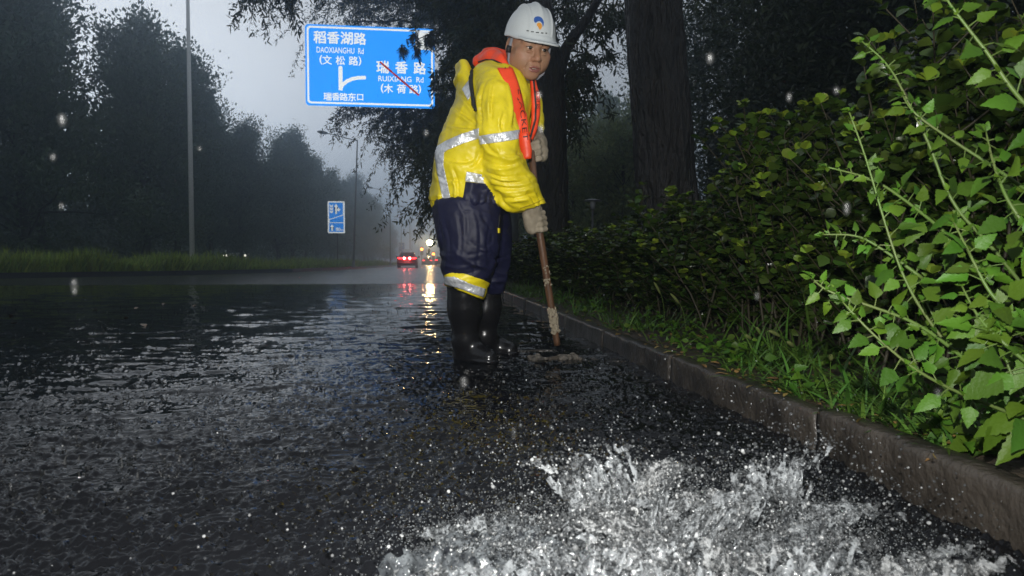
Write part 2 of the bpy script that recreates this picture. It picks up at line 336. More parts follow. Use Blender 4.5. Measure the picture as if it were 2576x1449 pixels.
# --- the tall row beyond the left verge, fading into the rain
rowv = [tree_parts(11, 14.5, 1.8, 3.7, 70, 380, 0.25, 'oval', 0.20, 0, 0.75, leafkey='leaf_pine', clump=0.62),
        tree_parts(12, 14.6, 1.6, 4.2, 70, 380, 0.25, 'cone', 0.22, 0, 0.65, leafkey='leaf_dark', clump=0.66),
        tree_parts(13, 13.8, 2.0, 3.5, 68, 360, 0.24, 'oval', 0.19, 0, 0.85, leafkey='leaf_pine', clump=0.58),
        tree_parts(14, 15.0, 1.8, 4.0, 70, 380, 0.26, 'oval', 0.22, 0, 0.6, leafkey='leaf_dark', clump=0.7)]
g = np.random.default_rng(5)
ROW = [(-19.8, 30.5, 1.08), (-18.6, 33.8, 1.0), (-19.2, 37.0, 1.12), (-15.4, 38.5, 0.88), (-14.8, 42.0, 0.88), (-17.4, 44.0, 0.88), (-14.2, 46.5, 0.80), (-13.4, 51.0, 0.68), (-16.2, 52.0, 0.74)]
near_lab = ['broad dark tree filling the upper left corner, leftmost of the roadside row', 'tall dark tree second from the left in the roadside row', 'dark tree in the back rank, behind the second tree of the roadside row',
            'dense dark tree left of the notch of sky beside the tall grey pole', 'tall tufted tree standing directly behind the tall grey pole', 'back rank tree between the tall grey pole and the notch of sky',
            'dark tree just right of the tall grey pole, with a sloping crown', 'lower dark tree in the dip of the treetops right of the grey pole', 'back rank tree right of the tall grey pole']
for k, (x, y, s) in enumerate(ROW): tree_thing(rowv[k % 4], (x, y, -0.06), near_lab[k], 'trees of the left roadside row', rz=g.random() * 6.28, s=s)
y = 56.0; k = 0
while y < 235:
    x = -13.0 - 0.0 * y + g.normal() * 0.6 + (-3.5 if k % 3 == 2 else 0)
    lab = ('tree of the row behind the near blue lane sign, greyed by rain' if y < 72 else 'pale grey green tree of the row behind the leaning street lamps, blurred by rain' if y < 125 else 'faint far tree at the misty end of the left roadside row')
    tree_thing(rowv[(k * 3 + 1) % 4], (x, y, -0.06), lab, 'hazy trees behind the lane sign' if y < 72 else 'hazy trees behind the street lamps' if y < 125 else 'faint far trees of the left row', rz=g.random() * 6.28, s=(0.68 if y < 68 else 0.74 if y < 110 else 0.86) + 0.14 * g.random()); y += 4.6 + g.random() * 1.5 + (0.03 * (y - 56)); k += 1
# low undergrowth under the row
ug = MB(); m = 26000; yy = 33 + (g.random(m) ** 1.6) * 150; xx = -13.5 - g.random(m) * 9 - np.clip(46 - yy, 0, 12) * 0.35
zz = np.abs(g.normal(size=m)) * 0.9 * (1 + 0.7 * vnoise(np.stack([xx * .4, yy * .4, 0 * xx], -1))); s = g.uniform(0.18, 0.42, m)
ug.add(*inst(*DIA, np.stack([xx, yy, zz], -1), rand_dirs(g, m), rand_dirs(g, m), np.stack([s, s * .5, s], -1)))
tag(ug.build('undergrowth', M['leaf_dark'], smooth=False), kind='stuff')
# a solid belt of wood behind the row, one mass from here
m = 34000; yy = 36 + (g.random(m) ** 1.7) * 190; xx = -22 - g.random(m) * 14; zz = g.random(m) * 7.5 * (0.8 + 0.5 * vnoise(np.stack([xx * .25, yy * .25, 0 * xx], -1))); s = g.uniform(0.4, 0.9, m)
tag(MB().add(*inst(*DIA, np.stack([xx, yy, zz], -1), rand_dirs(g, m), rand_dirs(g, m), np.stack([s, s * .55, s], -1))).build('woodland', M['leaf_dark'], smooth=False), kind='stuff')
# --- grass on the verge
BL = (np.array([(0, .5, 0), (0, -.5, 0), (.35, .42, .02), (.35, -.42, .02), (.7, .25, .10), (.7, -.25, .10), (1, 0, .26)]), [np.array([(0, 1, 3, 2), (2, 3, 5, 4)]), np.array([(4, 5, 6)])])
m = 26000; seg = g.random(m); pe = np.array(EDGE); cum = np.array([0, .08, .33, .52, .72, .88, 1.0]); tgt = np.interp(seg, cum, np.arange(7))
pe[0] = (-20, 21.3); i0 = np.minimum(tgt.astype(int), 5); fr = (tgt - i0)[:, None]; q = pe[i0] * (1 - fr) + pe[i0 + 1] * fr; q[:, 1] = np.minimum(q[:, 1], 160 * g.random(m) + 20 if False else q[:, 1])
off = 0.15 + g.random(m) ** 1.5 * 3.2; q[:, 0] -= off * np.where(q[:, 1] < 40, 0.6, 0.7); q[:, 1] += off * np.where(q[:, 1] < 40, 0.8, 0.0)
hh = (0.30 + 0.42 * g.random(m)) * (0.85 + 0.6 * vnoise(np.stack([q[:, 0] * .8, q[:, 1] * .8, 0 * off], -1)))
hh = np.where((q[:, 0] > -13.6) & (q[:, 0] < -9), hh * 1.15, hh * 0.95)
up = np.stack([g.normal(size=m) * .35, g.normal(size=m) * .35, np.ones(m)], -1)
vg = MB().add(*inst(*BL, np.stack([q[:, 0], q[:, 1], np.full(m, .14)], -1), up, rand_dirs(g, m) * np.array([1, 1, 0.1]), np.stack([hh, 0.035 + 0.04 * g.random(m), hh], -1)))
tag(vg.build('verge_grass', M['verge_grass'], smooth=False), kind='stuff')

# --- right-hand trees: the two big trunks near the kerb
def trunk_mesh(pts, rad, n=48, amp=0.03, seed=0, mb=None, res=0.03):
    """a bark-ridged trunk through pts"""
    pts = np.asarray(pts, float); L = np.linalg.norm(np.diff(pts, axis=0), axis=1); cum = np.r_[0, np.cumsum(L)]
    m = max(6, int(cum[-1] / res)); t = np.linspace(0, cum[-1], m)
    c = np.stack([np.interp(t, cum, pts[:, k]) for k in range(3)], -1); r = np.interp(t, cum, rad)
    V, F = tube(c, r, n); V = V.reshape(m, n, 3); th = np.arange(n) * 2 * np.pi / n
    q = np.stack([np.cos(th)[None] * 4.2 + 0 * t[:, None], np.sin(th)[None] * 4.2 + 0 * t[:, None], t[:, None] * 1.6 + 0 * th[None] + seed], -1)
    rd = (0.5 - np.abs(vnoise(q * 1.5))) * 1.3 + 0.5 * fbm(q * np.array([3, 3, 4]), 3)
    V += (V - c[:, None]) / (r[:, None, None] + 1e-6) * (amp * rd * np.minimum(1, r / 0.15)[:, None])[..., None]
    mb = mb or MB(); mb.add(V.reshape(-1, 3), F); return mb
WL = (np.array([(0, 0, 0), (.3, .5, .02), (.7, .38, -.02), (1, 0, -.10), (.7, -.38, -.02), (.3, -.5, .02)]), [np.array([(0, 5, 4, 3), (0, 3, 2, 1)])])
def sprays(g, cr, tk, start, end, n_tw, tw_len, leaves, Lf, spread, droop, aspect=0.22, fromf=0.35):
    """one limb from start to end carrying drooping leafy twigs"""
    start = np.array(start, float); end = np.array(end, float); L = np.linalg.norm(end - start); t = np.linspace(0, 1, 7)[:, None]
    lp = start + (end - start) * t + np.array([0, 0, 0.10 * L]) * (t * (1 - t) * 4) + g.normal(size=(7, 3)) * 0.025 * L * np.sin(np.pi * t)
    tk.add(*tube(lp, np.linspace(max(0.02, L * 0.012), 0.006, 7), 6, False))
    for k in range(n_tw):
        f = fromf + (1 - fromf) * (k + g.random()) / n_tw; o = np.array([np.interp(f, t[:, 0], lp[:, j]) for j in range(3)]) + g.normal(size=3) * spread * 0.25
        d = (end - start) / L * 0.6 + g.normal(size=3) * 0.7 + np.array([0, 0, -0.1]); d /= np.linalg.norm(d); l = tw_len * g.uniform(0.4, 1.2)
        u = np.linspace(0, 1, 5)[:, None]; wp = o + d * l * u * spread + np.array([0, 0, -droop * l]) * u ** 1.6
        tk.add(*tube(wp, np.linspace(0.007, 0.002, 5), 3, False))
        m = int(leaves * g.uniform(0.6, 1.3)); lu = g.uniform(0.1, 1.0, m); p = np.stack([np.interp(lu, u[:, 0], wp[:, j]) for j in range(3)], -1) + g.normal(size=(m, 3)) * 0.045
        td = wp[-1] - wp[0]; td /= np.linalg.norm(td) + 1e-6
        dd = td * 0.5 + g.normal(size=(m, 3)) * 0.65 + np.array([0, 0, -0.55 * droop]); s = Lf * g.uniform(0.6, 1.3, m)
        cr.add(*inst(*WL, p, dd, rand_dirs(g, m), np.stack([s, s * aspect, s], -1)))
g = np.random.default_rng(21)
# willow-like tree behind the worker: its boughs hang over the blue sign
tr2 = empty('willow_tree', (*at(1388, 600, 11)[:2], 0.1), 'dark willow tree behind the worker, boughs hanging in front of the blue road sign', 'tree')
o2 = np.array(tr2.location); A2 = lambda u, v, Y: np.array(at(u, v, Y)) - o2
tk = trunk_mesh([(0, 0, -0.1), A2(1388, 560, 11), A2(1386, 350, 11), A2(1378, 170, 11), A2(1365, 60, 11), A2(1340, -160, 11.2)], [0.34, 0.275, 0.25, 0.24, 0.19, 0.12], 40, 0.03, 3.0, res=0.06)
trunk_mesh([A2(1395, 210, 11), A2(1425, 120, 11), A2(1475, 50, 10.8), A2(1540, -60, 10.5)], [0.12, 0.09, 0.07, 0.05], 12, 0.012, 5.0, tk, 0.08)
trunk_mesh([A2(1370, 130, 11), A2(1310, 120, 12), A2(1230, 95, 13.5), A2(1120, 20, 15)], [0.10, 0.075, 0.06, 0.03], 12, 0.012, 7.0, tk, 0.08)
trunk_mesh([A2(1375, 260, 11), A2(1310, 290, 15), A2(1270, 295, 20), A2(1180, 300, 22.5)], [0.09, 0.07, 0.05, 0.03], 12, 0.01, 8.0, tk, 0.08); trunk_mesh([A2(1370, 130, 11), A2(1310, 100, 16), A2(1240, 80, 22.5)], [0.09, 0.07, 0.03], 12, 0.01, 6.0, tk, 0.08)
cr = MB()
BOUGH = [  # (from) -> (to), twigs, twig length, leaves, spread, droop
    ((1310, 60, 12), (940, -110, 13.5), 26, 0.7, 46, 0.7, 0.55), ((1230, 0, 13.5), (665, -65, 14), 36, 0.85, 54, 0.6, 0.8), ((1120, -30, 14), (625, -110, 14.5), 34, 0.95, 48, 0.7, 0.85), ((1120, -60, 14), (820, -120, 14.5), 36, 0.8, 54, 0.7, 0.5),
    ((1230, 60, 13.5), (1000, -90, 14.5), 46, 0.7, 60, 0.6, 0.45), ((1300, 110, 12), (1090, -30, 14), 56, 0.7, 64, 0.9, 0.5), ((1340, 100, 11.5), (1170, 0, 13), 60, 0.9, 64, 1.0, 0.6), ((1360, 60, 11), (1220, -60, 12), 54, 1.0, 64, 1.1, 0.7),
    ((1330, 150, 11.5), (1195, 110, 13), 60, 0.7, 64, 1.0, 0.6), ((1330, 160, 11.5), (1205, 190, 13), 54, 0.7, 64, 1.0, 0.7), ((1250, 110, 13), (1090, 76, 15.5), 9, 0.35, 40, 0.45, 0.7), ((1200, 90, 14), (1030, 118, 16), 8, 0.3, 44, 0.4, 0.8),
    ((1240, 80, 24.5), (780, 30, 25.5), 60, 1.5, 70, 1.2, 0.5), ((1240, 80, 24.5), (900, 10, 25.5), 70, 1.5, 70, 1.2, 0.4), ((1240, 80, 24.5), (1050, 20, 25), 70, 1.5, 70, 1.2, 0.4), ((1300, 110, 18), (1150, 80, 23), 70, 1.5, 70, 1.2, 0.4),
    ((1280, 300, 20), (1080, 330, 22.5), 80, 1.6, 70, 1.2, 0.6), ((1260, 300, 23.5), (960, 290, 24.5), 70, 1.5, 66, 1.0, 0.6), ((1180, 300, 22.5), (880, 285, 23.5), 40, 1.2, 60, 0.9, 0.6), ((1280, 310, 13), (1165, 370, 15), 64, 1.2, 66, 1.1, 0.8), ((1280, 320, 20), (1010, 350, 23), 60, 1.4, 66, 1.1, 0.7),
    ((1290, 330, 13), (1090, 420, 17), 60, 1.2, 66, 1.1, 0.8), ((1300, 340, 13), (1110, 480, 15), 50, 0.9, 66, 0.9, 0.8), ((1260, 330, 20), (980, 390, 23), 40, 1.4, 60, 0.9, 0.8), ((1050, 60, 24.5), (775, 90, 25), 16, 1.3, 50, 0.9, 0.9), ((1270, 250, 22.5), (1110, 260, 24), 60, 1.5, 66, 1.2, 0.5),
    ((1425, 120, 11), (1500, 170, 11.5), 12, 0.5, 36, 0.7, 0.5), ((1420, 130, 11), (1460, 230, 12), 18, 0.6, 40, 0.5, 0.7), ((1400, 180, 11), (1450, 300, 12), 20, 0.5, 40, 0.5, 0.7), ((1475, 50, 10.8), (1530, 20, 11), 14, 0.6, 40, 0.7, 0.6), ((1450, 70, 11), (1470, -30, 11.5), 24, 0.9, 44, 0.8, 0.6), ((1475, 50, 10.8), (1565, 60, 12), 8, 0.5, 34, 0.5, 0.6)]
for (a, b, n_, tl, lv, spd, dr) in BOUGH: sprays(g, cr, tk, A2(*a), A2(*b), n_, tl, int(lv * 1.15), 0.13, spd, dr, 0.26, 0.82 if b[0] < 760 and b[2] < 20 else 0.35)
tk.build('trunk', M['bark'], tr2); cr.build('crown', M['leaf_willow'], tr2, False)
# the thick leaning trunk right of the worker
tr1 = empty('tree', (*at(1690, 620, 6.0)[:2], 0.1), 'thick rough barked trunk leaning left above the hedge, nearest of the big trees', 'tree')
o1 = np.array(tr1.location); A1 = lambda u, v, Y: np.array(at(u, v, Y)) - o1
tk = trunk_mesh([(0.02, 0, -0.15), A1(1682, 560, 6.0), A1(1668, 350, 6.0), A1(1650, 120, 6.0), A1(1643, 0, 6.0), A1(1635, -200, 6.0), A1(1625, -500, 6.0)], [0.32, 0.262, 0.25, 0.243, 0.24, 0.235, 0.2], 110, 0.028, 1.0, res=0.016)
trunk_mesh([A1(1635, -220, 6.0), A1(1760, -420, 6.3), A1(1900, -600, 7)], [0.12, 0.09, 0.05], 14, 0.012, 9.0, tk, 0.06)
trunk_mesh([A1(1633, -260, 6.0), A1(1540, -420, 6.4), A1(1480, -560, 7)], [0.10, 0.08, 0.05], 14, 0.012, 4.0, tk, 0.06)
cr = MB()
for (a, b, n_) in [((1760, -420, 6.3), (1800, -200, 7.6), 18), ((1900, -600, 7), (1860, -120, 8.6), 18), ((1540, -420, 6.4), (1480, -260, 8), 12), ((1630, -400, 6), (1650, -300, 8), 30), ((1760, -420, 6.3), (1960, -260, 8), 30)]:
    sprays(g, cr, tk, A1(*a), A1(*b), n_, 0.9, 50, 0.10, 0.9, 0.7, 0.3)
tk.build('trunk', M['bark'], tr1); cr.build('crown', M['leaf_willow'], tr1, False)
# --- the dark wood on the right and the paler trees seen between the trunks
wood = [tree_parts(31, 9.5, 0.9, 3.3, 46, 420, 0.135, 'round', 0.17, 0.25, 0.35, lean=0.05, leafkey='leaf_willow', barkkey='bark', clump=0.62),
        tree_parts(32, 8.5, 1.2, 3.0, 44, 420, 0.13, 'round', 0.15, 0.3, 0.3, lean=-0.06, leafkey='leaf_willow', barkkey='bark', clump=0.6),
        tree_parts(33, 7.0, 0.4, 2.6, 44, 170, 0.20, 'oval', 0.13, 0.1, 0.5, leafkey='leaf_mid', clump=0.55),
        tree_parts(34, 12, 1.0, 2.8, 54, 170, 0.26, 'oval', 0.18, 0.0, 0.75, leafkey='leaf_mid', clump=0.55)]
def bare(u, Y, v=640): p = at(u, v, Y); return (p.x, p.y, 0.1)
DW = [(1945, 16.5, 1, 'dark wood tree just right of the thick leaning trunk'), (2130, 12.0, 0, 'dark forked tree right of the thick leaning trunk, a thin trunk showing'), (2080, 13.5, 1, 'dark tree with a curved trunk between the leaning trunk and the park lamp'),
      (2310, 10.0, 1, 'dark tree behind the near park lamp'), (2520, 9.5, 0, 'dark tree behind the tall weeds right of the park lamp'), (2720, 8.5, 1, 'dark tree at the top right corner behind the weeds'), (1960, 22, 0, 'dark back tree showing between thin trunks of the wood'), (2200, 18, 0, 'dark back tree filling the gap left of the park lamp'), (2420, 16, 1, 'dark back tree beyond the near park lamp'), (1815, 21, 0, 'dark back tree beside the right edge of the thick trunk')]
for k, (u, Y, kd, lab) in enumerate(DW): tree_thing(wood[kd], bare(u, Y), lab, 'trees of the dark wood', rz=k * 1.7, s=0.86 + 0.10 * math.sin(k * 2.1))
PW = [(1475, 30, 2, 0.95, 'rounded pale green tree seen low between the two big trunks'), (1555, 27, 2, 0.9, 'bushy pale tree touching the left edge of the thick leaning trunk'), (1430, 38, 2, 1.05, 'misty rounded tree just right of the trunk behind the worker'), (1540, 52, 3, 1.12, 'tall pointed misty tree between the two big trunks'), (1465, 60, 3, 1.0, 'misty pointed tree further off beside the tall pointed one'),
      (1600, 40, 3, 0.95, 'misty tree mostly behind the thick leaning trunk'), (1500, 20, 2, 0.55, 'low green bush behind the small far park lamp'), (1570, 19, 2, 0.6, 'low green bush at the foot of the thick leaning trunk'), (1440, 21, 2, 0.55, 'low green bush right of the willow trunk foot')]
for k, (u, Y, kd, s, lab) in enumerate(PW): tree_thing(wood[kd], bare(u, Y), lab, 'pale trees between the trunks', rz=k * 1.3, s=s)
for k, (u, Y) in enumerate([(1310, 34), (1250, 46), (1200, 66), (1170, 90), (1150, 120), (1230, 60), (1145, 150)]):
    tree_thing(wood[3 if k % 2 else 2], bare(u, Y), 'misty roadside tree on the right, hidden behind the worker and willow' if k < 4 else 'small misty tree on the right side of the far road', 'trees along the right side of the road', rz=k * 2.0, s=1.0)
# ================================================================== SIGNS, LAMPS, CARS
M['sign_blue'] = retro('blue reflective sheeting', (0.014, 0.20, 0.68), 0.6, 0.185)
M['sign_blue_far'] = retro('blue prismatic sheeting', (0.012, 0.17, 0.58), 0.45, 0.125); M['sign_white_far'] = retro('white prismatic sheeting', (0.75, 0.80, 0.82), 0.4, 0.135)
M['sign_white'] = retro('white reflective sheeting', (0.75, 0.80, 0.82), 0.6, 0.21)
M['sign_red'] = retro('red tape', (0.75, 0.06, 0.04), 0.4, 0.25)
M['steel'] = mat('galvanised steel', (0.20, 0.21, 0.22), 0.45, 0.5, metal=0.3, var=(0.13, 0.14, 0.15), vscale=3)
M['steel_lamp'] = mat('grey lamp pole', (0.16, 0.165, 0.17), 0.45, 0.5); M['steel_pale'] = mat('pale galvanised pole', (0.75, 0.75, 0.73), 0.35, 0.6)
M['steel_dark'] = mat('weathered grey steel', (0.075, 0.08, 0.085), 0.5, 0.5)
M['sign_back'] = mat('grey sign back', (0.12, 0.12, 0.12), 0.6)
def text_arrays(body, size, bold=0.0):
    cu = bpy.data.curves.new('t', 'FONT'); cu.body = body; cu.size = size; cu.align_x = 'CENTER'; cu.resolution_u = 3
    ob = bpy.data.objects.new('t', cu); COL.objects.link(ob); dg = bpy.context.evaluated_depsgraph_get(); dg.update()
    me = bpy.data.meshes.new_from_object(ob.evaluated_get(dg)); bm = bmesh.new(); bm.from_mesh(me); bmesh.ops.triangulate(bm, faces=bm.faces[:])
    V = np.array([v.co[:] for v in bm.verts]); bm.verts.index_update(); F = np.array([[v.index for v in f.verts] for f in bm.faces])
    bm.free(); bpy.data.objects.remove(ob); bpy.data.meshes.remove(me); bpy.data.curves.remove(cu)
    V[:, :2] -= (V[:, :2].max(0) + V[:, :2].min(0)) / 2     # centred on its own outline
    return V, F
class Face:
    """a flat sign face: a, b in 0..1 from its top left corner, on the plane y = y0 facing -Y"""
    def __init__(s, W_, H_, y0): s.W, s.H, s.y0 = W_, H_, y0
    def p(s, a, b, k=0): return (a * s.W, s.y0 - 0.006 - 0.003 * k, -b * s.H)
    def text(s, mb, body, a, b, w=None, h=None, bold=0.02, k=1):
        V, F = text_arrays(body, 1.0, bold); e = V.max(0) - V.min(0)
        sx = (w * s.W / e[0]) if w else None; sy = (h * s.H / e[1]) if h else None
        sx = sx or sy; sy = sy or sx
        for i_, (ox, oz) in enumerate([(0, 0), (1, 0), (-1, 0), (0, 1), (0, -1)] if bold else [(0, 0)]):      # a heavier face: strokes thickened by a hair
            mb.add(np.stack([a * s.W + (V[:, 0] + ox * bold) * sx, np.full(len(V), s.y0 - 0.006 - 0.003 * k - 0.0006 * i_), -b * s.H + (V[:, 1] + oz * bold) * sy], -1), F)
    def poly(s, mb, pts, k=1):
        bm = bmesh.new(); f = bm.faces.new([bm.verts.new(s.p(a, b, k)) for a, b in pts]); bmesh.ops.triangulate(bm, faces=[f]); bm.verts.index_update()
        mb.add([v.co[:] for v in bm.verts], np.array([[v.index for v in q.verts] for q in bm.faces])); bm.free()
    def line(s, mb, pts, w, k=1):
        pts = [np.array([a * s.W, b * s.H]) for a, b in pts]
        for i, (p, q) in enumerate(zip(pts[:-1], pts[1:])):
            d = (q - p) / np.linalg.norm(q - p); n = np.array([-d[1], d[0]]) * w / 2; e = d * w * 0.3
            c = [p + n - e, q + n + e, q - n + e, p - n - e]; s.poly(mb, [(x / s.W, y / s.H) for x, y in c], k + 0.02 * i)
def rrect(x0, x1, z0, z1, r, n=5):
    out = []
    for cx, cz, a0 in ((x1 - r, z1 - r, 0), (x0 + r, z1 - r, 90), (x0 + r, z0 + r, 180), (x1 - r, z0 + r, 270)):
        for k in range(n + 1): a = R(a0 + 90 * k / n); out.append((cx + r * math.cos(a), cz + r * math.sin(a)))
    return out
def plate(mb, pts, y0, y1):
    n = len(pts); v = [(x, y0, z) for x, z in pts] + [(x, y1, z) for x, z in pts]
    mb.add(v, [np.arange(n)[None], np.arange(n, 2 * n)[::-1][None], np.array([(i + n, (i + 1) % n + n, (i + 1) % n, i) for i in range(n)])])
def ring(mb, o, i_, y):
    n = len(o); mb.add([(x, y, z) for x, z in o] + [(x, y, z) for x, z in i_], np.array([(k, (k + 1) % n, (k + 1) % n + n, k + n) for k in range(n)]))
# --- the big blue direction sign
YS = 21.0; c0 = at(767, 60, YS); c1 = at(1093, 76, YS); c2 = at(767, 258, YS)
SW = c1.x - c0.x; SH = (c0.z - c2.z) * 1.03
sg = empty('direction_sign', (c0.x, YS, c0.z), 'big blue road direction sign with white lettering and a red strike through one name', 'road sign')
fc = Face(SW, SH, 0.0)
mb = MB(); plate(mb, rrect(0, SW, -SH, 0, 0.10), 0.0, 0.05); mb.build('panel', M['sign_blue'], sg, False)
mb = MB(); ring(mb, rrect(0.05, SW - .05, -SH + .05, -.05, .10), rrect(0.105, SW - .105, -SH + .105, -.105, .07), -0.005); mb.build('border', M['sign_white'], sg, False)
mb = MB()
for ch, a in zip('稻香湖路', (.112, .2146, .317, .419)): fc.text(mb, ch, a, .158, w=.092, bold=.028)
mb.build('lettering', M['sign_white'], sg, False)
mb = MB()
fc.text(mb, 'DAOXIANGHU  Rd', .267, .312, w=.36, h=.072, bold=.012)
mb.build('lettering', M['sign_white'], sg, False)
mb = MB()
for ch, a in zip('(文松路)', (.119, .166, .267, .368, .417)): fc.text(mb, ch, a, .436, h=.115 if ch in '()' else .11, bold=.022)
mb.build('lettering', M['sign_white'], sg, False)
mb = MB()
for ch, a in zip('瑞香路东口', (.167, .230, .291, .354, .417)): fc.text(mb, ch, a, .888, w=.060 if ch != '口' else .045, bold=.024)
mb.build('lettering', M['sign_white'], sg, False)
mb = MB()
for ch, a in zip('瑞香路', (.593, .739, .883)): fc.text(mb, ch, a, .50, w=.094, bold=.026)
mb.build('lettering', M['sign_white'], sg, False)
mb = MB()
fc.text(mb, 'RUIXIANG  Rd', .735, .645, w=.352, h=.068, bold=.012)
mb.build('lettering', M['sign_white'], sg, False)
mb = MB()
for ch, a in zip('(木荷路)', (.588, .636, .738, .835, .881)): fc.text(mb, ch, a, .768, h=.115 if ch in '()' else .11, bold=.022)
mb.build('lettering', M['sign_white'], sg, False)
mb = MB(); aw = .0155
fc.poly(mb, [(.2675 - aw, .807), (.2675 + aw, .807)] + [(.2675 + aw * math.cos(t), .525 - .022 * math.sin(t)) for t in np.linspace(0, math.pi, 7)])
fc.line(mb, [(.2675, .775), (.285, .735), (.318, .69), (.36, .66), (.405, .645), (.452, .640)], .105, 2)
fc.poly(mb, [(.452 + .012 * math.cos(t), .640 + .024 * math.sin(t)) for t in np.linspace(0, 6.28, 12)[:-1]], 3)
mb.build('junction_arrow', M['sign_white'], sg, False)
mb = MB(); fc.line(mb, [(.576, .444), (.872, .838)], .058, 5); mb.build('strike_line', M['sign_red'], sg, False)
mb = MB(); fc.poly(mb, [(.85, .045), (.977, .05), (.977, .27), (.85, .265)], 1); mb.build('blank_plate', M['sign_white'], sg, False)
px = at(1294, 600, YS).x - c0.x
mb = MB()
for v in (178, 222): z = at(1100, v, YS).z - c0.z; mb.add(*tube([(0.2, .12, z), (px, .12, z)], 0.055, 10))
mb.build('support_arm', M['steel'], sg)
mb = MB(); mb.add(*tube([(px, .14, -c0.z + 0.08), (px, .14, -c0.z + 4), (px, .14, 0.6)], [0.15, 0.14, 0.12], 16)); mb.add(*box(px - .3, px + .3, -.16, .44, -c0.z + .05, -c0.z + .12)); mb.build('post', M['steel'], sg)
# --- the two small blue lane signs
def lane_sign(loc, label, s=1.0):
    W_, H_ = 1.22, 2.32; r = empty('lane_sign', loc, label, 'road sign', 'small blue lane signs'); f = Face(W_, H_, 0)
    zt = loc_top
    mb = MB(); plate(mb, rrect(0, W_, -H_, 0, .05), 0, .04); mb.build('panel', M['sign_blue_far'], r, False)
    w = MB(); ring(w, rrect(0.0, W_, -H_, 0, .06), rrect(.10, W_ - .10, -H_ + .10, -.10, .03), -.005)
    f.line(w, [(.06, .672), (.94, .672)], .05); f.line(w, [(.09, .64), (.09, .575), (.91, .425), (.91, .06)], .055, 2)
    w.build('border', M['sign_white_far'], r, False)
    w = MB()
    for b in (.10, .19, .28): f.poly(w, [(.12, b), (.22, b + .045), (.32, b), (.32, b + .055), (.22, b + .105), (.12, b + .055)])
    w.build('chevrons', M['sign_white_far'], r, False); w = MB()
    f.poly(w, [(.44, .40), (.54, .40), (.54, .18), (.61, .18), (.49, .075), (.37, .18), (.44, .18)], 1)
    f.poly(w, [(.54, .235), (.60, .235), (.60, .19), (.76, .265), (.60, .335), (.60, .295), (.54, .295)], 2)
    w.build('turn_arrow', M['sign_white_far'], r, False); w = MB()
    f.poly(w, [(.20, .93), (.30, .93), (.30, .81), (.37, .81), (.25, .725), (.13, .81), (.20, .81)], 1)
    w.build('ahead_arrow', M['sign_white_far'], r, False); w = MB()
    f.text(w, '80', .60, .875, w=.26, h=.10, bold=.02); f.text(w, 'm', .83, .905, w=.13, bold=.02)
    w.build('lettering', M['sign_white_far'], r, False)
    mb = MB(); mb.add(*tube([(W_ * .55, .09, -loc[2] + .1), (W_ * .55, .09, -.2)], .05, 10)); mb.build('post', M['steel_dark'], r)
    return r
loc_top = 0
p = at(824, 506, 51); lane_sign(tuple(p), 'tall blue lane sign with arrows and 80 m, nearer and larger of the two')
p = at(1002.5, 610, 140); lane_sign(tuple(p), 'tiny far blue lane sign above the red car')
# --- give-way triangle with its plate, near the red car
yr = empty('give_way_sign', tuple(at(1024, 627, 84)), 'white upside-down triangle sign with a plate below, above the red car', 'road sign')
mb = MB(); plate(mb, [(-.62, 0), (0, -.98), (.62, 0)], 0, .03); mb.build('triangle_panel', M['sign_white_far'], yr, False)
mb = MB(); plate(mb, [(-.62, -1.08), (-.62, -1.36), (.62, -1.36), (.62, -1.08)], 0, .03); mb.build('plate', M['sign_white_far'], yr, False)
mb = MB(); mb.add(*tube([(0, .07, -yr.location.z + .1), (0, .07, -.1)], .04, 8)); mb.build('post', M['steel_dark'], yr)
rs = empty('route_sign', tuple(at(1071, 606, 128)), 'pale blank route sign hung below the glowing lamp', 'road sign')
p = at(1071, 627, 128) - rs.location; mb = MB(); plate(mb, rrect(0, .95, p.z - .5, p.z, .05), 0, .04); mb.build('panel', M['sign_white_far'], rs, False)
mb = MB(); mb.add(*tube([(.5, .08, -rs.location.z), (.5, .08, p.z)], .06, 8)); mb.build('post', M['steel_dark'], rs)
bs = empty('blue_sign', tuple(at(1100, 590, 80)), 'hazy plain blue sign half hidden behind the navy trousers', 'road sign')
mb = MB(); plate(mb, rrect(0, 2.4, -1.5, 0, .06), 0, .05); mb.build('panel', M['sign_blue_far'], bs, False)
mb = MB(); mb.add(*tube([(2.1, .1, -bs.location.z), (2.1, .1, 0)], .08, 8)); mb.build('post', M['steel_dark'], bs)
# --- lamp posts
def lamp_post(u, v_top, Y, label, arm=(-2.2, 0.45), head=True, r0=0.085, group='leaning street lamps of the left verge', base_u=None):
    t = at(u, v_top, Y); bx = at(base_u, 655, Y).x if base_u else t.x
    r = empty('street_lamp', (bx, Y, .12), label, 'street lamp', group); h = t.z - .12; dx = t.x - bx
    mb = MB(); mb.add(*tube([(0, 0, 0), (dx * .5, 0, h * .5), (dx, 0, h)], [r0, r0 * .8, r0 * .55], 12)); mb.add(*lathe([(r0 * 2.0, 0), (r0 * 2.0, .06), (r0 * 1.4, .12), (r0 * 1.25, .5), (r0, .52)], 12)); mb.build('pole', M['steel_lamp'] if head else M['steel_pale'], r)
    if head:
        mb = MB(); mb.add(*tube([(dx, 0, h - .05), (dx + arm[0] * .45, 0, h + arm[1] * .35), (dx + arm[0], 0, h + arm[1])], [r0 * .5, r0 * .42, r0 * .36], 8)); mb.build('arm', M['steel'], r)
        a, b = np.array([dx + arm[0] * .97, 0, h + arm[1] * .97]), np.array([dx + arm[0] * 1.32, 0, h + arm[1] * 1.22])
        mb = MB(); mb.add(*tube([a, a * .75 + b * .25, a * .3 + b * .7, b], [.05, .12, .13, .04], 10)); mb.build('lamp_head', M['steel_dark'], r)
    return r
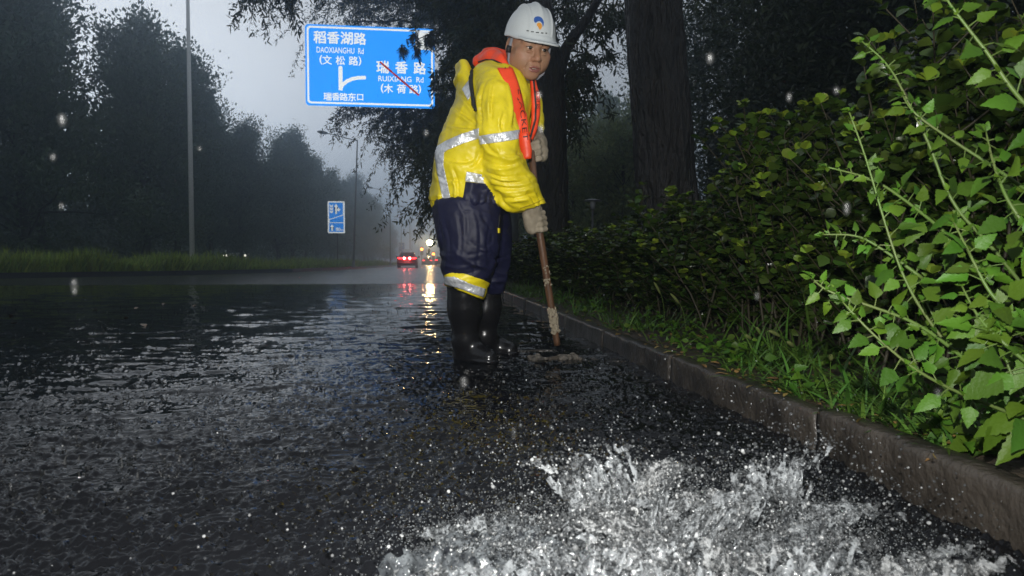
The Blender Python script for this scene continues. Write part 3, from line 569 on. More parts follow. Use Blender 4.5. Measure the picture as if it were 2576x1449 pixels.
lamp_post(468.5, -220, 33, 'tall plain grey pole rising out of the frame on the left verge', group=None, r0=0.115, head=False)
lamp_post(899, 352, 52, 'nearest street lamp, arm reaching left below the big blue sign', base_u=889)
lamp_post(981, 482, 88, 'second street lamp, seen under the dark hanging boughs')
lamp_post(1031, 522, 116, 'third street lamp, its arm crossing the pale sky')
lamp_post(1009, 548, 138, 'far street lamp standing behind the tiny blue lane sign')
lamp_post(1036, 566, 165, 'far faint street lamp just right of the third one')
lamp_post(1052, 590, 215, 'faintest farthest street lamp, left of the glowing lamp')
M['lamp_glow'] = mat('lit lamp', (1, .9, .7), emit=(1.0, 0.66, 0.28), estr=230)
M['amber'] = mat('amber signal', (1, .4, .1), emit=(1.0, 0.22, 0.03), estr=16)
M['tail'] = mat('lit tail lamp', (.6, .02, .02), emit=(1.0, 0.025, 0.03), estr=9)
M['brake'] = mat('lit brake lamp', (1, .2, .2), emit=(1.0, 0.16, 0.15), estr=45)
M['head_lamp'] = mat('lit head lamp', (1, 1, .95), emit=(1.0, 0.95, 0.8), estr=2.5)
def ball(r, c=(0, 0, 0), n=14, sq=1.0):
    t = np.linspace(0, math.pi, n // 2 + 2); return lathe([(max(1e-4, r * math.sin(a)), -r * math.cos(a) * sq) for a in t], n, c)
gl = empty('lit_lamp', (at(1081, 612, 130).x, 130, 0), 'glowing warm street lamp over the far crossing', 'street lamp'); z = at(1081, 610, 130).z
mb = MB(); mb.add(*tube([(0, .1, 0), (0, .1, z + 1.6)], .07, 8)); mb.add(*lathe([(.06, z + .5), (.5, z + .42), (.5, z + .35), (.06, z + .34)], 14, (0, 0, 0))); mb.build('pole', M['steel_dark'], gl)
mb = MB(); mb.add(*ball(.50, (0, -.1, z), 16)); mb.build('bulb', M['lamp_glow'], gl)
def signal(u, v, Y, label):
    p = at(u, v, Y); r = empty('traffic_light', (p.x, Y, 0), label, 'traffic light', 'amber lit traffic lights')
    mb = MB(); mb.add(*box(-.25, .25, 0, .25, p.z - 1.0, p.z + .45)); mb.build('housing', M['steel_dark'], r, False)
    mb = MB(); mb.add(*tube([(.0, .3, 0), (0, .3, p.z + .4)], .07, 8)); mb.build('post', M['steel_dark'], r)
    mb = MB(); mb.add(*ball(.23, (0, -.05, p.z), 12)); mb.build('lens', M['amber'], r)
signal(1061, 627, 122, 'amber lit traffic light left of the glowing lamp, the higher one'); signal(1090.5, 639, 122, 'amber lit traffic light right of the glowing lamp, the lower one')
# --- cars, seen from behind
M['car_red'] = mat('red car paint', (0.30, 0.012, 0.02), 0.25, 0.5, coat=0.6)
M['car_dark'] = mat('dark car paint', (0.02, 0.02, 0.028), 0.25, 0.5, coat=0.6)
M['car_white'] = mat('white car paint', (0.6, 0.6, 0.6), 0.25, 0.5, coat=0.6)
M['glass'] = mat('dark car glass', (0.012, 0.013, 0.015), 0.06, 0.6)
M['rubber'] = mat('tyre rubber', (0.012, 0.012, 0.012), 0.6, 0.3)
M['plate'] = mat('number plate', (0.35, 0.36, 0.33), 0.4)
def loft(secs, cap=True):
    n = len(secs[0]); V = np.array(secs, float).reshape(-1, 3); m = len(secs)
    i = np.arange(m - 1)[:, None] * n + np.arange(n)[None]; j = np.arange(m - 1)[:, None] * n + (np.arange(n)[None] + 1) % n
    F = [np.stack([i, j, j + n, i + n], -1).reshape(-1, 4)]
    if cap: F += [np.arange(n)[::-1][None], ((m - 1) * n + np.arange(n))[None]]
    return V, F
def rsec(y, hw, z0, z1, r=.12, taper=0.0):
    return [(x * (1 - taper * max(0, (z - z0) / (z1 - z0))), y, z) for x, z in rrect(-hw, hw, z0, z1, min(r, (z1 - z0) / 2.05), 4)]
def car(loc, paint, label, lit, bright=False, rz=0, group=None):
    r = empty('car', loc, label, 'car', group, rz); L_ = 4.4
    mb = MB(); mb.add(*loft([rsec(.0, .78, .42, .92, .2), rsec(.06, .86, .32, 1.0, .18), rsec(.35, .90, .22, 1.04, .16), rsec(1.2, .91, .2, .98, .16), rsec(3.0, .91, .2, .95, .16), rsec(4.0, .88, .22, .84, .16), rsec(4.35, .78, .3, .72, .16)]))
    mb.add(*loft([rsec(.45, .76, .9, 1.02, .05), rsec(.9, .74, .9, 1.36, .14, .16), rsec(1.4, .74, .9, 1.46, .16, .18), rsec(2.4, .74, .9, 1.44, .16, .18), rsec(3.3, .76, .88, .97, .05)])); mb.build('body', paint, r)
    mb = MB(); mb.add([(-.58, .43, 1.05), (.58, .43, 1.05), (.52, .86, 1.36), (-.52, .86, 1.36)], [(0, 1, 2, 3)]); mb.build('rear_window', M['glass'], r, False)
    for sx in (-.8, .8):
        for yy in (.85, 3.5):
            w = MB(); a = np.linspace(0, 2 * np.pi, 19)[:-1]
            V, F = tube([(sx - .1, yy, .33), (sx - .07, yy, .33), (sx + .07, yy, .33), (sx + .1, yy, .33)], [.28, .33, .33, .28], 18); wo = w.add(V, F).build('tyre', M['rubber'], r)
    lm = M['tail'] if lit else M['head_lamp']
    for sx in (-1, 1):
        mb = MB(); mb.add(*loft([rsec(-.05, .17, .80, .93, .05), rsec(.1, .17, .80, .93, .05)])); V = mb.v[0]; V[:, 0] += sx * .63; mb.build('tail_lamp' if lit else 'headlight', lm, r)
    if bright:
        for sx in (-1, 1): mb = MB(); mb.add(*ball(.105, (sx * .24, -.05, .86), 12)); mb.build('brake_lamp', M['brake'], r)
        mb = MB(); mb.add(*box(-.8, .8, -.035, .02, .855, .885)); mb.build('light_bar', M['tail'], r, False)
    mb = MB(); mb.add(*box(-.22, .22, -.03, .05, .52, .64)); mb.build('number_plate', M['plate'], r, False)
    mb = MB(); mb.add(*loft([rsec(-.06, .74, .34, .50, .06), rsec(.08, .80, .30, .52, .06)])); mb.build('bumper', paint, r)
    for sx in (-1, 1): mb = MB(); mb.add(*loft([rsec(2.75, .10, .93, 1.07, .04), rsec(2.9, .08, .94, 1.06, .04)])); mb.v[0][:, 0] += sx * .99; mb.build('wing_mirror', paint, r)
    return r
p = at(1024, 670, 61); car((p.x, 61, 0), M['car_red'], 'red car with bright tail lamps glowing on the wet road', True, True)
p = at(1075, 668, 118); car((p.x, 118, 0), M['car_dark'], 'dark car with dim red tail lamps under the glowing street lamp', True)
p = at(1108, 667, 105); car((p.x, 105, 0), M['car_dark'], 'car mostly hidden by the navy trousers, only one red lamp showing', True)
p = at(641, 650, 60); car((p.x, 54, .15), M['car_white'], 'white oncoming car with lit headlights behind the verge grass', False, rz=0.25)
# ================================================================== THE WORKER
YP = 3.1
def pw(u, v, dy=0.0): return np.array(at(u, v, YP + dy))
SP = (pw(1300, 500) - pw(1200, 500))[0] / 100            # metres per pixel at the worker
def smin(a, b, k):
    h = np.clip(0.5 + 0.5 * (b - a) / k, 0, 1); return b + (a - b) * h - k * h * (1 - h)
def smax(a, b, k): return -smin(-a, -b, k)
def capsule(P, a, b, ra, rb, ky=1.0):
    a = np.asarray(a); b = np.asarray(b); s = np.array([1, ky, 1]); pa = (P - a) * s; ba = (b - a) * s
    h = np.clip((pa @ ba) / (ba @ ba), 0, 1); return np.linalg.norm(pa - h[..., None] * ba, axis=-1) - (ra + (rb - ra) * h)
def chain(P, pts, rad, k=0.02, ky=1.0):
    d = None
    for i in range(len(pts) - 1):
        c = capsule(P, pts[i], pts[i + 1], rad[i], rad[i + 1], ky); d = c if d is None else smin(d, c, k)
    return d
def ellip(P, c, r):
    q = (P - np.asarray(c)) / np.asarray(r); k0 = np.linalg.norm(q, axis=-1); k1 = np.linalg.norm(q / np.asarray(r), axis=-1) + 1e-9; return k0 * (k0 - 1) / k1
def outline_loft(P, rows, pw_=2.2):
    """solid whose left and right outlines are given at several heights: (v, uL, uR, dy, half depth)"""
    rows = sorted(rows, key=lambda r: -r[0]); z = []; cx = []; rx = []; cyy = []; ry = []
    for v, a, b, dy, h in rows:
        A, B = pw(a, v, dy), pw(b, v, dy); z.append((A[2] + B[2]) / 2); cx.append((A[0] + B[0]) / 2); rx.append(abs(B[0] - A[0]) / 2); cyy.append((A[1] + B[1]) / 2); ry.append(h)
    Z = P[..., 2]; it = lambda q: np.interp(Z, z, q); c_x, c_y, r_x, r_y = it(cx), it(cyy), it(rx), it(ry)
    e = (np.abs((P[..., 0] - c_x) / r_x) ** pw_ + np.abs((P[..., 1] - c_y) / r_y) ** pw_) ** (1 / pw_)
    d = (e - 1) * np.minimum(r_x, r_y); return smax(d, np.maximum(Z - z[-1], z[0] - Z), 0.02)
def half(P, p0, p1):          # distance to the plane through the lens and two pixels; positive on the right-hand side of p0 -> p1 (i.e. below a left-to-right line)
    a, b = np.array(ray(*p0)), np.array(ray(*p1)); n = np.cross(a, b); n /= np.linalg.norm(n); return (P - np.array(CAM)) @ n * (-1 if False else 1)
def poly_px(P, pts):          # signed distance (metres, at the worker) of P's pixel to a pixel polygon
    u, v = pix(P.reshape(-1, 3)); q = np.stack([u, v], -1); d = np.full(len(q), 1e9); ins = np.zeros(len(q), bool); n = len(pts)
    for i in range(n):
        a = np.array(pts[i], float); b = np.array(pts[(i + 1) % n], float); e = b - a; w = q - a; t = np.clip(w @ e / (e @ e), 0, 1)
        d = np.minimum(d, np.linalg.norm(w - t[:, None] * e, axis=1)); c = (a[1] > q[:, 1]) != (b[1] > q[:, 1])
        ins ^= c & (q[:, 0] < (b[0] - a[0]) * (q[:, 1] - a[1]) / (b[1] - a[1] + 1e-9) + a[0])
    return (np.where(ins, -d, d) * SP).reshape(P.shape[:-1])
def surfnet(fn, lo, hi, h):
    """closed surface of a distance field by surface nets"""
    lo = np.asarray(lo, float); n = np.ceil((np.asarray(hi) - lo) / h).astype(int) + 1
    ax = [lo[i] + h * np.arange(n[i]) for i in range(3)]; D = np.empty(n, np.float32)
    for s in range(0, n[0], 24):
        G = np.stack(np.meshgrid(ax[0][s:s + 24], ax[1], ax[2], indexing='ij'), -1); D[s:s + 24] = fn(G)
    D[[0, -1]] = np.maximum(D[[0, -1]], 1e-4); D[:, [0, -1]] = np.maximum(D[:, [0, -1]], 1e-4); D[:, :, [0, -1]] = np.maximum(D[:, :, [0, -1]], 1e-4)
    I = D < 0; c = [(i, j, k) for i in (0, 1) for j in (0, 1) for k in (0, 1)]
    sl = lambda A, o: A[o[0]:A.shape[0] - 1 + o[0], o[1]:A.shape[1] - 1 + o[1], o[2]:A.shape[2] - 1 + o[2]]
    cnt = sum(sl(I, o).astype(np.int8) for o in c); act = (cnt > 0) & (cnt < 8); idx = np.full(act.shape, -1, np.int64); w = np.argwhere(act); idx[act] = np.arange(len(w))
    acc = np.zeros((len(w), 3)); num = np.zeros(len(w))
    for a in range(8):
        for b in range(a + 1, 8):
            oa, ob = np.array(c[a]), np.array(c[b])
            if abs(oa - ob).sum() != 1: continue
            da = D[tuple((w + oa).T)]; db = D[tuple((w + ob).T)]; m = (da < 0) != (db < 0); t = np.where(m, da / (da - db + 1e-12), 0)
            acc += m[:, None] * (oa + t[:, None] * (ob - oa)); num += m
    V = lo + h * (w + acc / num[:, None]); Fs = []
    for ax_ in range(3):
        b, d = [(1, 2), (2, 0), (0, 1)][ax_]; s0 = [slice(None)] * 3; s1 = [slice(None)] * 3; s0[ax_] = slice(0, -1); s1[ax_] = slice(1, None)
        E = I[tuple(s0)] != I[tuple(s1)]; q = np.argwhere(E); q = q[(q[:, b] > 0) & (q[:, d] > 0) & (q[:, b] < n[b] - 1) & (q[:, d] < n[d] - 1)]
        ins = I[tuple(q.T)]; eb = np.zeros(3, int); eb[b] = 1; ed = np.zeros(3, int); ed[d] = 1
        f = np.stack([idx[tuple((q - eb - ed).T)], idx[tuple((q - ed).T)], idx[tuple(q.T)], idx[tuple((q - eb).T)]], -1); f[~ins] = f[~ins][:, ::-1]; Fs.append(f)
    return V, np.concatenate(Fs)
def vnormals(V, F):
    N = np.zeros_like(V); a = np.cross(V[F[:, 2]] - V[F[:, 0]], V[F[:, 3]] - V[F[:, 1]])
    for k in range(4): np.add.at(N, F[:, k], a)
    return N / (np.linalg.norm(N, axis=1)[:, None] + 1e-12)
def smooth(V, F, it=2, lam=0.5):
    e = np.concatenate([F[:, [k, (k + 1) % 4]] for k in range(4)])
    for _ in range(it):
        S = np.zeros_like(V); c = np.zeros(len(V)); np.add.at(S, e[:, 0], V[e[:, 1]]); np.add.at(c, e[:, 0], 1); np.add.at(S, e[:, 1], V[e[:, 0]]); np.add.at(c, e[:, 1], 1); V = V + lam * (S / c[:, None] - V)
    return V
def bvh(V, F): return BVHTree.FromPolygons([tuple(p) for p in V], [tuple(f) for f in F])
def patch(tree, top, bot, off=0.003, thick=0.002, step=2.0, depth=0.06, mb=None, smooth_d=True):
    """a strip of cloth laid on a surface: between two pixel polylines, found by looking from the lens"""
    def res(pl, n):
        pl = np.array(pl, float); L = np.r_[0, np.cumsum(np.linalg.norm(np.diff(pl, axis=0), axis=1))]; t = np.linspace(0, L[-1], n); return np.stack([np.interp(t, L, pl[:, k]) for k in (0, 1)], -1)
    ln = max(np.linalg.norm(np.diff(np.array(top, float), axis=0), axis=1).sum(), np.linalg.norm(np.diff(np.array(bot, float), axis=0), axis=1).sum()); n = max(3, int(ln / step) + 1); A, B = res(top, n), res(bot, n)
    m = max(3, int(np.linalg.norm(A - B, axis=1).max() / step) + 1); P = np.full((n, m, 3), np.nan); Nn = np.zeros((n, m, 3))
    for i in range(n):
        for j in range(m):
            q = A[i] + (B[i] - A[i]) * j / (m - 1); d = ray(*q).normalized(); h = tree.ray_cast(CAM, d)
            if h[0] is not None: P[i, j] = h[0]; Nn[i, j] = h[1] if h[1].dot(d) < 0 else -h[1]
    ok = ~np.isnan(P[..., 0]); mb = mb or MB(); Pf = np.nan_to_num(P) + Nn * off; F = []
    for i in range(n - 1):
        for j in range(m - 1):
            if ok[i:i + 2, j:j + 2].all() and np.ptp(P[i:i + 2, j:j + 2, 1]) < depth: F.append((i * m + j, (i + 1) * m + j, (i + 1) * m + j + 1, i * m + j + 1))
    if F:
        V0 = Pf.reshape(-1, 3); V1 = V0 - Nn.reshape(-1, 3) * thick; N0 = len(V0); F = np.array(F); used = np.unique(F)
        ed = {}
        for f in F:
            for k in range(4): e = (f[k], f[(k + 1) % 4]); ed[e] = 1
        side = [(a, b, b + N0, a + N0) for (a, b) in ed if (b, a) not in ed]; allF = np.concatenate([F[:, ::-1], F + N0, np.array(side)])
        us = np.unique(allF); mp = np.full(2 * N0, -1); mp[us] = np.arange(len(us)); mb.add(np.concatenate([V0, V1])[us], mp[allF])
    return mb
def stroke(tree, pts, w, **k):
    pts = [np.array(p, float) for p in pts]; T = []; B = []
    for i in range(len(pts)):
        d = pts[min(i + 1, len(pts) - 1)] - pts[max(i - 1, 0)]; d /= np.linalg.norm(d); nrm = np.array([-d[1], d[0]]); T.append(pts[i] - nrm * w / 2); B.append(pts[i] + nrm * w / 2)
    return patch(tree, T, B, **k)

def nylon(name, col, rough=0.33, bump=0.35):
    m = mat(name, col, rough, 0.5); t = m.node_tree; L = t.links.new; b = t.nodes['Principled BSDF']; tc = t.nodes.new('ShaderNodeTexCoord'); prev = None
    for sc_, st, di, ds in ((5.5, bump * 1.3, -0.03, .8), (15, bump, -0.010, 1.0), (420, .12, 0.0006, 0)):
        nz = t.nodes.new('ShaderNodeTexNoise'); nz.noise_type = 'RIDGED_MULTIFRACTAL' if sc_ < 100 else 'FBM'; nz.inputs['Scale'].default_value = sc_; nz.inputs['Detail'].default_value = 3; nz.inputs['Distortion'].default_value = ds
        bp = t.nodes.new('ShaderNodeBump'); bp.inputs['Strength'].default_value = st; bp.inputs['Distance'].default_value = di
        L(tc.outputs['Object'], nz.inputs['Vector']); L(nz.outputs['Fac'], bp.inputs['Height'])
        if prev: L(prev, bp.inputs['Normal'])
        prev = bp.outputs[0]
    L(prev, b.inputs['Normal'])
    nd = t.nodes.new('ShaderNodeTexNoise'); nd.inputs['Scale'].default_value = 3.5; nd.inputs['Detail'].default_value = 7; mxd = t.nodes.new('ShaderNodeMixRGB'); mxd.inputs['Color1'].default_value = (*col, 1); mxd.inputs['Color2'].default_value = (*[c * .62 for c in col], 1); mrd = t.nodes.new('ShaderNodeMapRange'); mrd.inputs['From Min'].default_value = .45; mrd.inputs['From Max'].default_value = .72      # damp and dirt
    L(tc.outputs['Object'], nd.inputs['Vector']); L(nd.outputs['Fac'], mrd.inputs['Value']); L(mrd.outputs[0], mxd.inputs['Fac']); L(mxd.outputs[0], b.inputs['Base Color']); return m
M['yellow'] = nylon('wet yellow nylon', (0.74, 0.60, 0.011), 0.46, 0.5); M['navy'] = nylon('wet navy nylon', (0.009, 0.010, 0.032), 0.55, 0.6); M['navy'].node_tree.nodes['Principled BSDF'].inputs['Specular IOR Level'].default_value = 0.28
M['orange'] = nylon('orange vest cloth', (0.82, 0.062, 0.012), 0.45, 0.2); M['black'] = mat('black webbing', (0.012, 0.012, 0.013), 0.6, 0.4)
M['silver'] = mat('crumpled silver tape', (0.80, 0.82, 0.84), 0.28, 0.6, metal=0.35, var=(0.45, 0.46, 0.48), vscale=28, bump=0.9, bscale=70, bdist=0.008)
M['skin'] = mat('skin', (0.30, 0.175, 0.105), 0.52, 0.3, var=(0.33, 0.165, 0.10), vscale=22, bump=0.08, bscale=300, bdist=0.001)
M['lip'] = mat('lips', (0.22, 0.085, 0.065), 0.4, 0.4); M['eye_white'] = mat('eye white', (0.42, 0.38, 0.34), 0.2, 0.5); M['iris'] = mat('dark iris', (0.012, 0.008, 0.006), 0.1, 0.6); M['hair'] = mat('black hair', (0.010, 0.009, 0.009), 0.5, 0.4, bump=0.6, bscale=220, bdist=0.003, stretch=(1, 1, .2)); M['teeth'] = mat('teeth', (0.45, 0.42, 0.36), 0.3)
M['helmet'] = mat('white helmet plastic', (0.50, 0.53, 0.53), 0.22, 0.5, coat=0.3, bump=0.05, bscale=30); M['logo_blue'] = mat('emblem blue', (0.025, 0.085, 0.31), 0.35); M['logo_orange'] = mat('emblem orange', (0.62, 0.26, 0.03), 0.35)
M['strap_grey'] = mat('grey chin strap', (0.22, 0.22, 0.24), 0.6, 0.3)
M['boot'] = mat('wet black rubber', (0.008, 0.008, 0.009), 0.22, 0.5, bump=0.25, bscale=30, bdist=0.006)
M['glove'] = mat('muddy knitted glove', (0.33, 0.285, 0.215), 0.75, 0.2, var=(0.19, 0.16, 0.115), vscale=18, bump=0.6, bscale=260, bdist=0.003)

# ---------- head: its own frame (x to his left, y out of the face, z up), 1.12 x life measurements below
HS = 1.10; hc = pw(1331, 117, -0.10)
tcam = -np.array(ray(1331, 124)); tcam[2] = 0; tcam /= np.linalg.norm(tcam); rt = np.array([-tcam[1], tcam[0], 0.0]); yw = R(24); ptch = R(20)
fh = math.cos(yw) * tcam + math.sin(yw) * rt; hx = math.cos(yw) * rt - math.sin(yw) * tcam; UZ = np.array([0, 0, 1.0])
hy = math.cos(ptch) * fh - math.sin(ptch) * UZ; hz_ = math.cos(ptch) * UZ + math.sin(ptch) * fh
rl = R(2.5); hx, hz_ = math.cos(rl) * hx - math.sin(rl) * hz_, math.cos(rl) * hz_ + math.sin(rl) * hx
HM = np.stack([hx, hy, hz_], 1)                        # local -> world
toW = lambda q: hc + HS * (np.asarray(q) @ HM.T)
def head_sdf(q):
    ax = np.abs(q[..., 0]); s = np.stack([ax, q[..., 1], q[..., 2]], -1)
    d = ellip(q, (0, -.012, .03), (.079, .098, .10)); d = smin(d, ellip(q, (0, .022, -.045), (.071, .068, .080)), .025)
    d = smin(d, ellip(s, (.036, .048, -.044), (.036, .032, .038)), .022)          # full cheeks
    d = smin(d, ellip(s, (.058, .004, -.062), (.022, .036, .034)), .025)          # jaw corners
    d = smin(d, ellip(q, (0, .066, -.100), (.030, .023, .022)), .02)             # chin
    d = smin(d, ellip(q, (0, .074, -.076), (.032, .018, .022)), .015)            # mouth mound
    d = smin(d, capsule(s, (.012, .080, .017), (.050, .066, .016), .012, .009), .014)   # brow
    d = smax(d, -ellip(s, (.031, .100, -.001), (.021, .016, .0115)), .010)        # sockets
    d = smin(d, ellip(s, (.031, .071, -.002), (.0165, .0155, .0140)), .006)       # lids over the eyeballs
    d = smax(d, -ellip(s, (.031, .0895, -.0035), (.0160, .0085, .0044)), .002)       # eye slit
    d = smax(d, -capsule(s, (.021, .093, -.046), (.035, .076, -.080), .0022, .0028), .004); d = smin(d, ellip(s, (.030, .086, -.018), (.013, .006, .004)), .006); d = smin(d, ellip(s, (.052, .052, -.026), (.020, .018, .014)), .015)
    d = smin(d, capsule(q, (0, .081, .006), (0, .104, -.036), .0088, .0122), .010)   # nose
    d = smin(d, ellip(q, (0, .103, -.040), (.0135, .0115, .0105)), .006); d = smin(d, ellip(s, (.0135, .092, -.043), (.0090, .0105, .0085)), .006)
    d = smax(d, -ellip(s, (.0065, .100, -.0515), (.0042, .0060, .0035)), .003)     # nostrils
    d = smin(d, ellip(q, (0, .0895, -.0715), (.0235, .0085, .0058)), .005); d = smin(d, ellip(q, (0, .0880, -.0845), (.0205, .0090, .0070)), .005)
    d = smax(d, -ellip(q, (0, .0955, -.0778), (.0215, .0085, .0024)), .002)        # parted lips
    d = smin(d, smax(ellip(s, (.080, -.012, -.012), (.012, .022, .034)), -ellip(s, (.092, -.008, -.010), (.007, .012, .022)), .005), .006)   # ears
    return d
nk_a = np.array([0, -.022, -.05]); nk_b = (HM.T @ (pw(1268, 215, .05) - hc)) / HS
def body_head(q): return smin(head_sdf(q), capsule(q, nk_a, nk_b, .056, .062), .03)
hV, hF = surfnet(body_head, (-.20, -.16, -.27), (.11, .125, .14), .0030); hV = smooth(hV, hF, 1, .35)
hW = toW(hV)
# the rest of the body, slimmer than the clothes, reaches up into the neck
def body_low(P):
    d = chain(P, [pw(1185, 545), pw(1190, 430, .02), pw(1225, 290, .02), pw(1265, 205, .04)], [.085, .10, .13, .06], .05, .85)
    for s in (0, 1):
        sh = pw(1245, 215, -.13) if not s else pw(1300, 225, .20)
        d = smin(d, chain(P, [sh, pw(1262, 410, -.20), pw(1338, 510, -.15)] if not s else [sh, pw(1342, 300, .20), pw(1347, 345, .08)], [.055, .045, .032], .02), .03)
        d = smin(d, chain(P, [pw(1185, 560, -.08), pw(1176, 680, -.06), pw(1168, 880, .05)] if not s else [pw(1215, 560, .12), pw(1238, 680, .16), pw(1210, 860, .25)], [.075, .06, .045], .02), .03)
    return d
bV, bF = surfnet(body_low, (-.30, 2.70, .02), (.62, 3.55, 1.40), .014); 
# head and body joined in one mesh
pm = MB().add(hW, hF); pm.add(bV, bF)
q = hV[hF].mean(1); lipm = ((np.abs(q[:, 0]) < .0225) & (q[:, 1] > .083) & (q[:, 2] < -.0670) & (q[:, 2] > -.0905) & (np.abs(q[:, 0]) < .024 * np.sqrt(np.clip(1 - ((q[:, 2] + .079) / .0125) ** 2, 0, 1))))
pm.mi[0] = lipm.astype(np.int32)
person = pm.build('person', [M['skin'], M['lip']])
tag(person, 'road worker in white helmet, yellow rain jacket and orange vest gripping a shovel', 'person')
def kid(V, F, name, m, parent=person, sm=True): return MB().add(V, F).build(name, m, parent, sm)
for sx in (-1, 1):
    t = np.linspace(0, math.pi, 9); V, F = lathe([(max(1e-4, math.sin(a)), -math.cos(a)) for a in t], 16); c = np.array([.031 * sx, .0745, -.0032])
    e = kid(toW(V * np.array([.0138, .0112, .0068]) + c), F, 'eye', M['eye_white'])
    lt_ = np.linspace(-1, 1, 9)[:, None]; kid(*(lambda a_: (a_[0], a_[1]))(tube(toW(c + np.array([.0155 * 1, 0, 0]) * lt_ + np.array([0, .0125, .0046]) + np.array([0, -.0065, -.0042]) * lt_ ** 2), HS * .0013, 6)), 'eyelid', M['hair'], e)
    kid(toW(V * np.array([.0074, .0030, .0074]) + np.array([.031 * sx + .002, .0838, -.0032])), F, 'iris', M['iris'], e)
    bt = np.linspace(0, 1, 9)[:, None]; arc = np.array([.013 * sx, .0915, .0145]) * (1 - bt) + np.array([.049 * sx, .0735, .0125]) * bt + np.array([0, .004, .0042]) * np.sin(np.pi * bt)
    V, F = tube(toW(arc), HS * .0028 * (1.2 - .7 * bt[:, 0]), 8); kid(V, F, 'eyebrow', M['hair'])
V, F = tube(toW([(-.016, .0855, -.0765), (0, .089, -.0760), (.016, .0855, -.0765)]), .0028, 8); kid(V, F, 'teeth', M['teeth'])
hb = surfnet(lambda q: smax(smax(ellip(q, (0, -.014, .03), (.0835, .1015, .10)), q[..., 1] - .005 + 1.2 * np.maximum(0, -q[..., 2] - .0), .006), -(q[..., 2] + .045 - .02 * (q[..., 1] < -.04)), .006), (-.1, -.13, -.07), (.1, .07, .12), .0045)
kid(toW(hb[0]), hb[1], 'hair', M['hair'])
# ---------- helmet
hp = R(4); Rx = np.array([[1, 0, 0], [0, math.cos(hp), -math.sin(hp)], [0, math.sin(hp), math.cos(hp)]])
def helmet_sdf(q0):
    q = (q0 - np.array([0, -.004, .021])) @ Rx
    x, y, z = q[..., 0], q[..., 1], q[..., 2]
    dome = ellip(q, (0, -.004, .012), (.0985, .122, .128)); rib = capsule(np.stack([x, y, z], -1), (0, -.09, .100), (0, .06, .104), .022, .016)
    cr_ = ellip(q, (0, -.004, .022), (.026, .118, .125)); dome = smin(dome, cr_, .006)
    cr2 = ellip(np.stack([np.abs(x), y, z], -1), (.045, -.004, .016), (.016, .112, .117)); dome = smin(dome, cr2, .004)
    inn = ellip(q, (0, -.004, .010), (.0925, .116, .122)); rimz = .004 - .010 * np.clip((y - .02) / .1, 0, 1) + .014 * np.clip((-.02 - y) / .05, 0, 1)
    sh = smax(smax(dome, rimz - z, .004), -inn, .002)
    skirt = ellip(q, (0, 0, -.006), (.1035, .128, .075)); sk = smax(smax(skirt, np.abs(z - rimz - .011) - .013, .004), -inn, .003)
    fx = (np.abs(x / .088) ** 2.6 + np.abs((y - .050) / .112) ** 2.6) ** (1 / 2.6); brim = smax(smax((fx - 1) * .09, np.abs(z - rimz + .001 + .16 * np.maximum(0, y - .10) - .006 * np.cos(x * 16)) - .0042, .003), .035 - y, .004); brim = smax(brim, -inn, .003)
    return smin(smin(sh, sk, .004), brim, .010)
V, F = surfnet(helmet_sdf, (-.125, -.155, -.04), (.125, .185, .20), .0034); V = smooth(V, F, 2, .4); HW = toW(V); helmet = kid(HW, F, 'helmet', M['helmet']); hbv = bvh(HW, F)
def D2(x, y): return (1980 + x / 4.262) / 1.59006, y / 4.262 / 1.59006    # from a close look at the photograph
def blob(tree, outline, off=.0016):
    """a printed mark: pixel outline filled and laid on a surface"""
    bm = bmesh.new(); f = bm.faces.new([bm.verts.new((x, y, 0)) for x, y in outline]); bmesh.ops.triangulate(bm, faces=[f]); bmesh.ops.subdivide_edges(bm, edges=bm.edges[:], cuts=2, use_grid_fill=True); bmesh.ops.triangulate(bm, faces=bm.faces[:]); bm.verts.index_update()
    P = []
    for v in bm.verts:
        d = ray(v.co.x, v.co.y).normalized(); h = tree.ray_cast(CAM, d); P.append((h[0] + (h[1] if h[1].dot(d) < 0 else -h[1]) * off) if h[0] is not None else CAM + d * 3.1)
    F = np.array([[v.index for v in f.verts] for f in bm.faces]); P = np.array([tuple(p) for p in P]); bm.free()
    n = np.cross(P[F[:, 1]] - P[F[:, 0]], P[F[:, 2]] - P[F[:, 0]]); back = (n * (P[F[:, 0]] - np.array(CAM))).sum(1) > 0; F[back] = F[back][:, ::-1]; return P, F
P_, F_ = blob(hbv, [D2(*p) for p in [(662, 345), (668, 312), (690, 290), (725, 282), (765, 288), (800, 312), (822, 350), (830, 390), (826, 430), (812, 466), (808, 430), (800, 398), (780, 374), (752, 364), (722, 370), (702, 388), (684, 390), (668, 372)]]); kid(P_, F_, 'emblem_swirl', M['logo_blue'], helmet)
P_, F_ = blob(hbv, [D2(*p) for p in [(710, 424), (720, 400), (742, 388), (770, 392), (792, 412), (802, 445), (794, 480), (762, 514), (774, 484), (770, 462), (752, 456), (728, 450), (714, 438)]]); kid(P_, F_, 'emblem_drop', M['logo_orange'], helmet)
for x, y, w_ in ((559, 526, 40), (638, 543, 50), (722, 555, 52), (802, 563, 42), (870, 566, 28)):
    P_, F_ = blob(hbv, [D2(x - w_ / 2, y - 9), D2(x + w_ / 2, y - 7), D2(x + w_ / 2, y + 11), D2(x - w_ / 2, y + 7)]); kid(P_, F_, 'vent_slot', M['black'], helmet)
st = np.array([(-.083, .012, .02), (-.086, .010, -.03), (-.081, .012, -.062), (-.070, .022, -.092), (-.045, .032, -.114), (0, .036, -.122), (.045, .032, -.114), (.070, .022, -.092), (.081, .012, -.06), (.086, .010, .02)])
V, F = tube(toW(st), HS * .0065, 8); kid(V, F, 'chin_strap', M['strap_grey'], helmet)
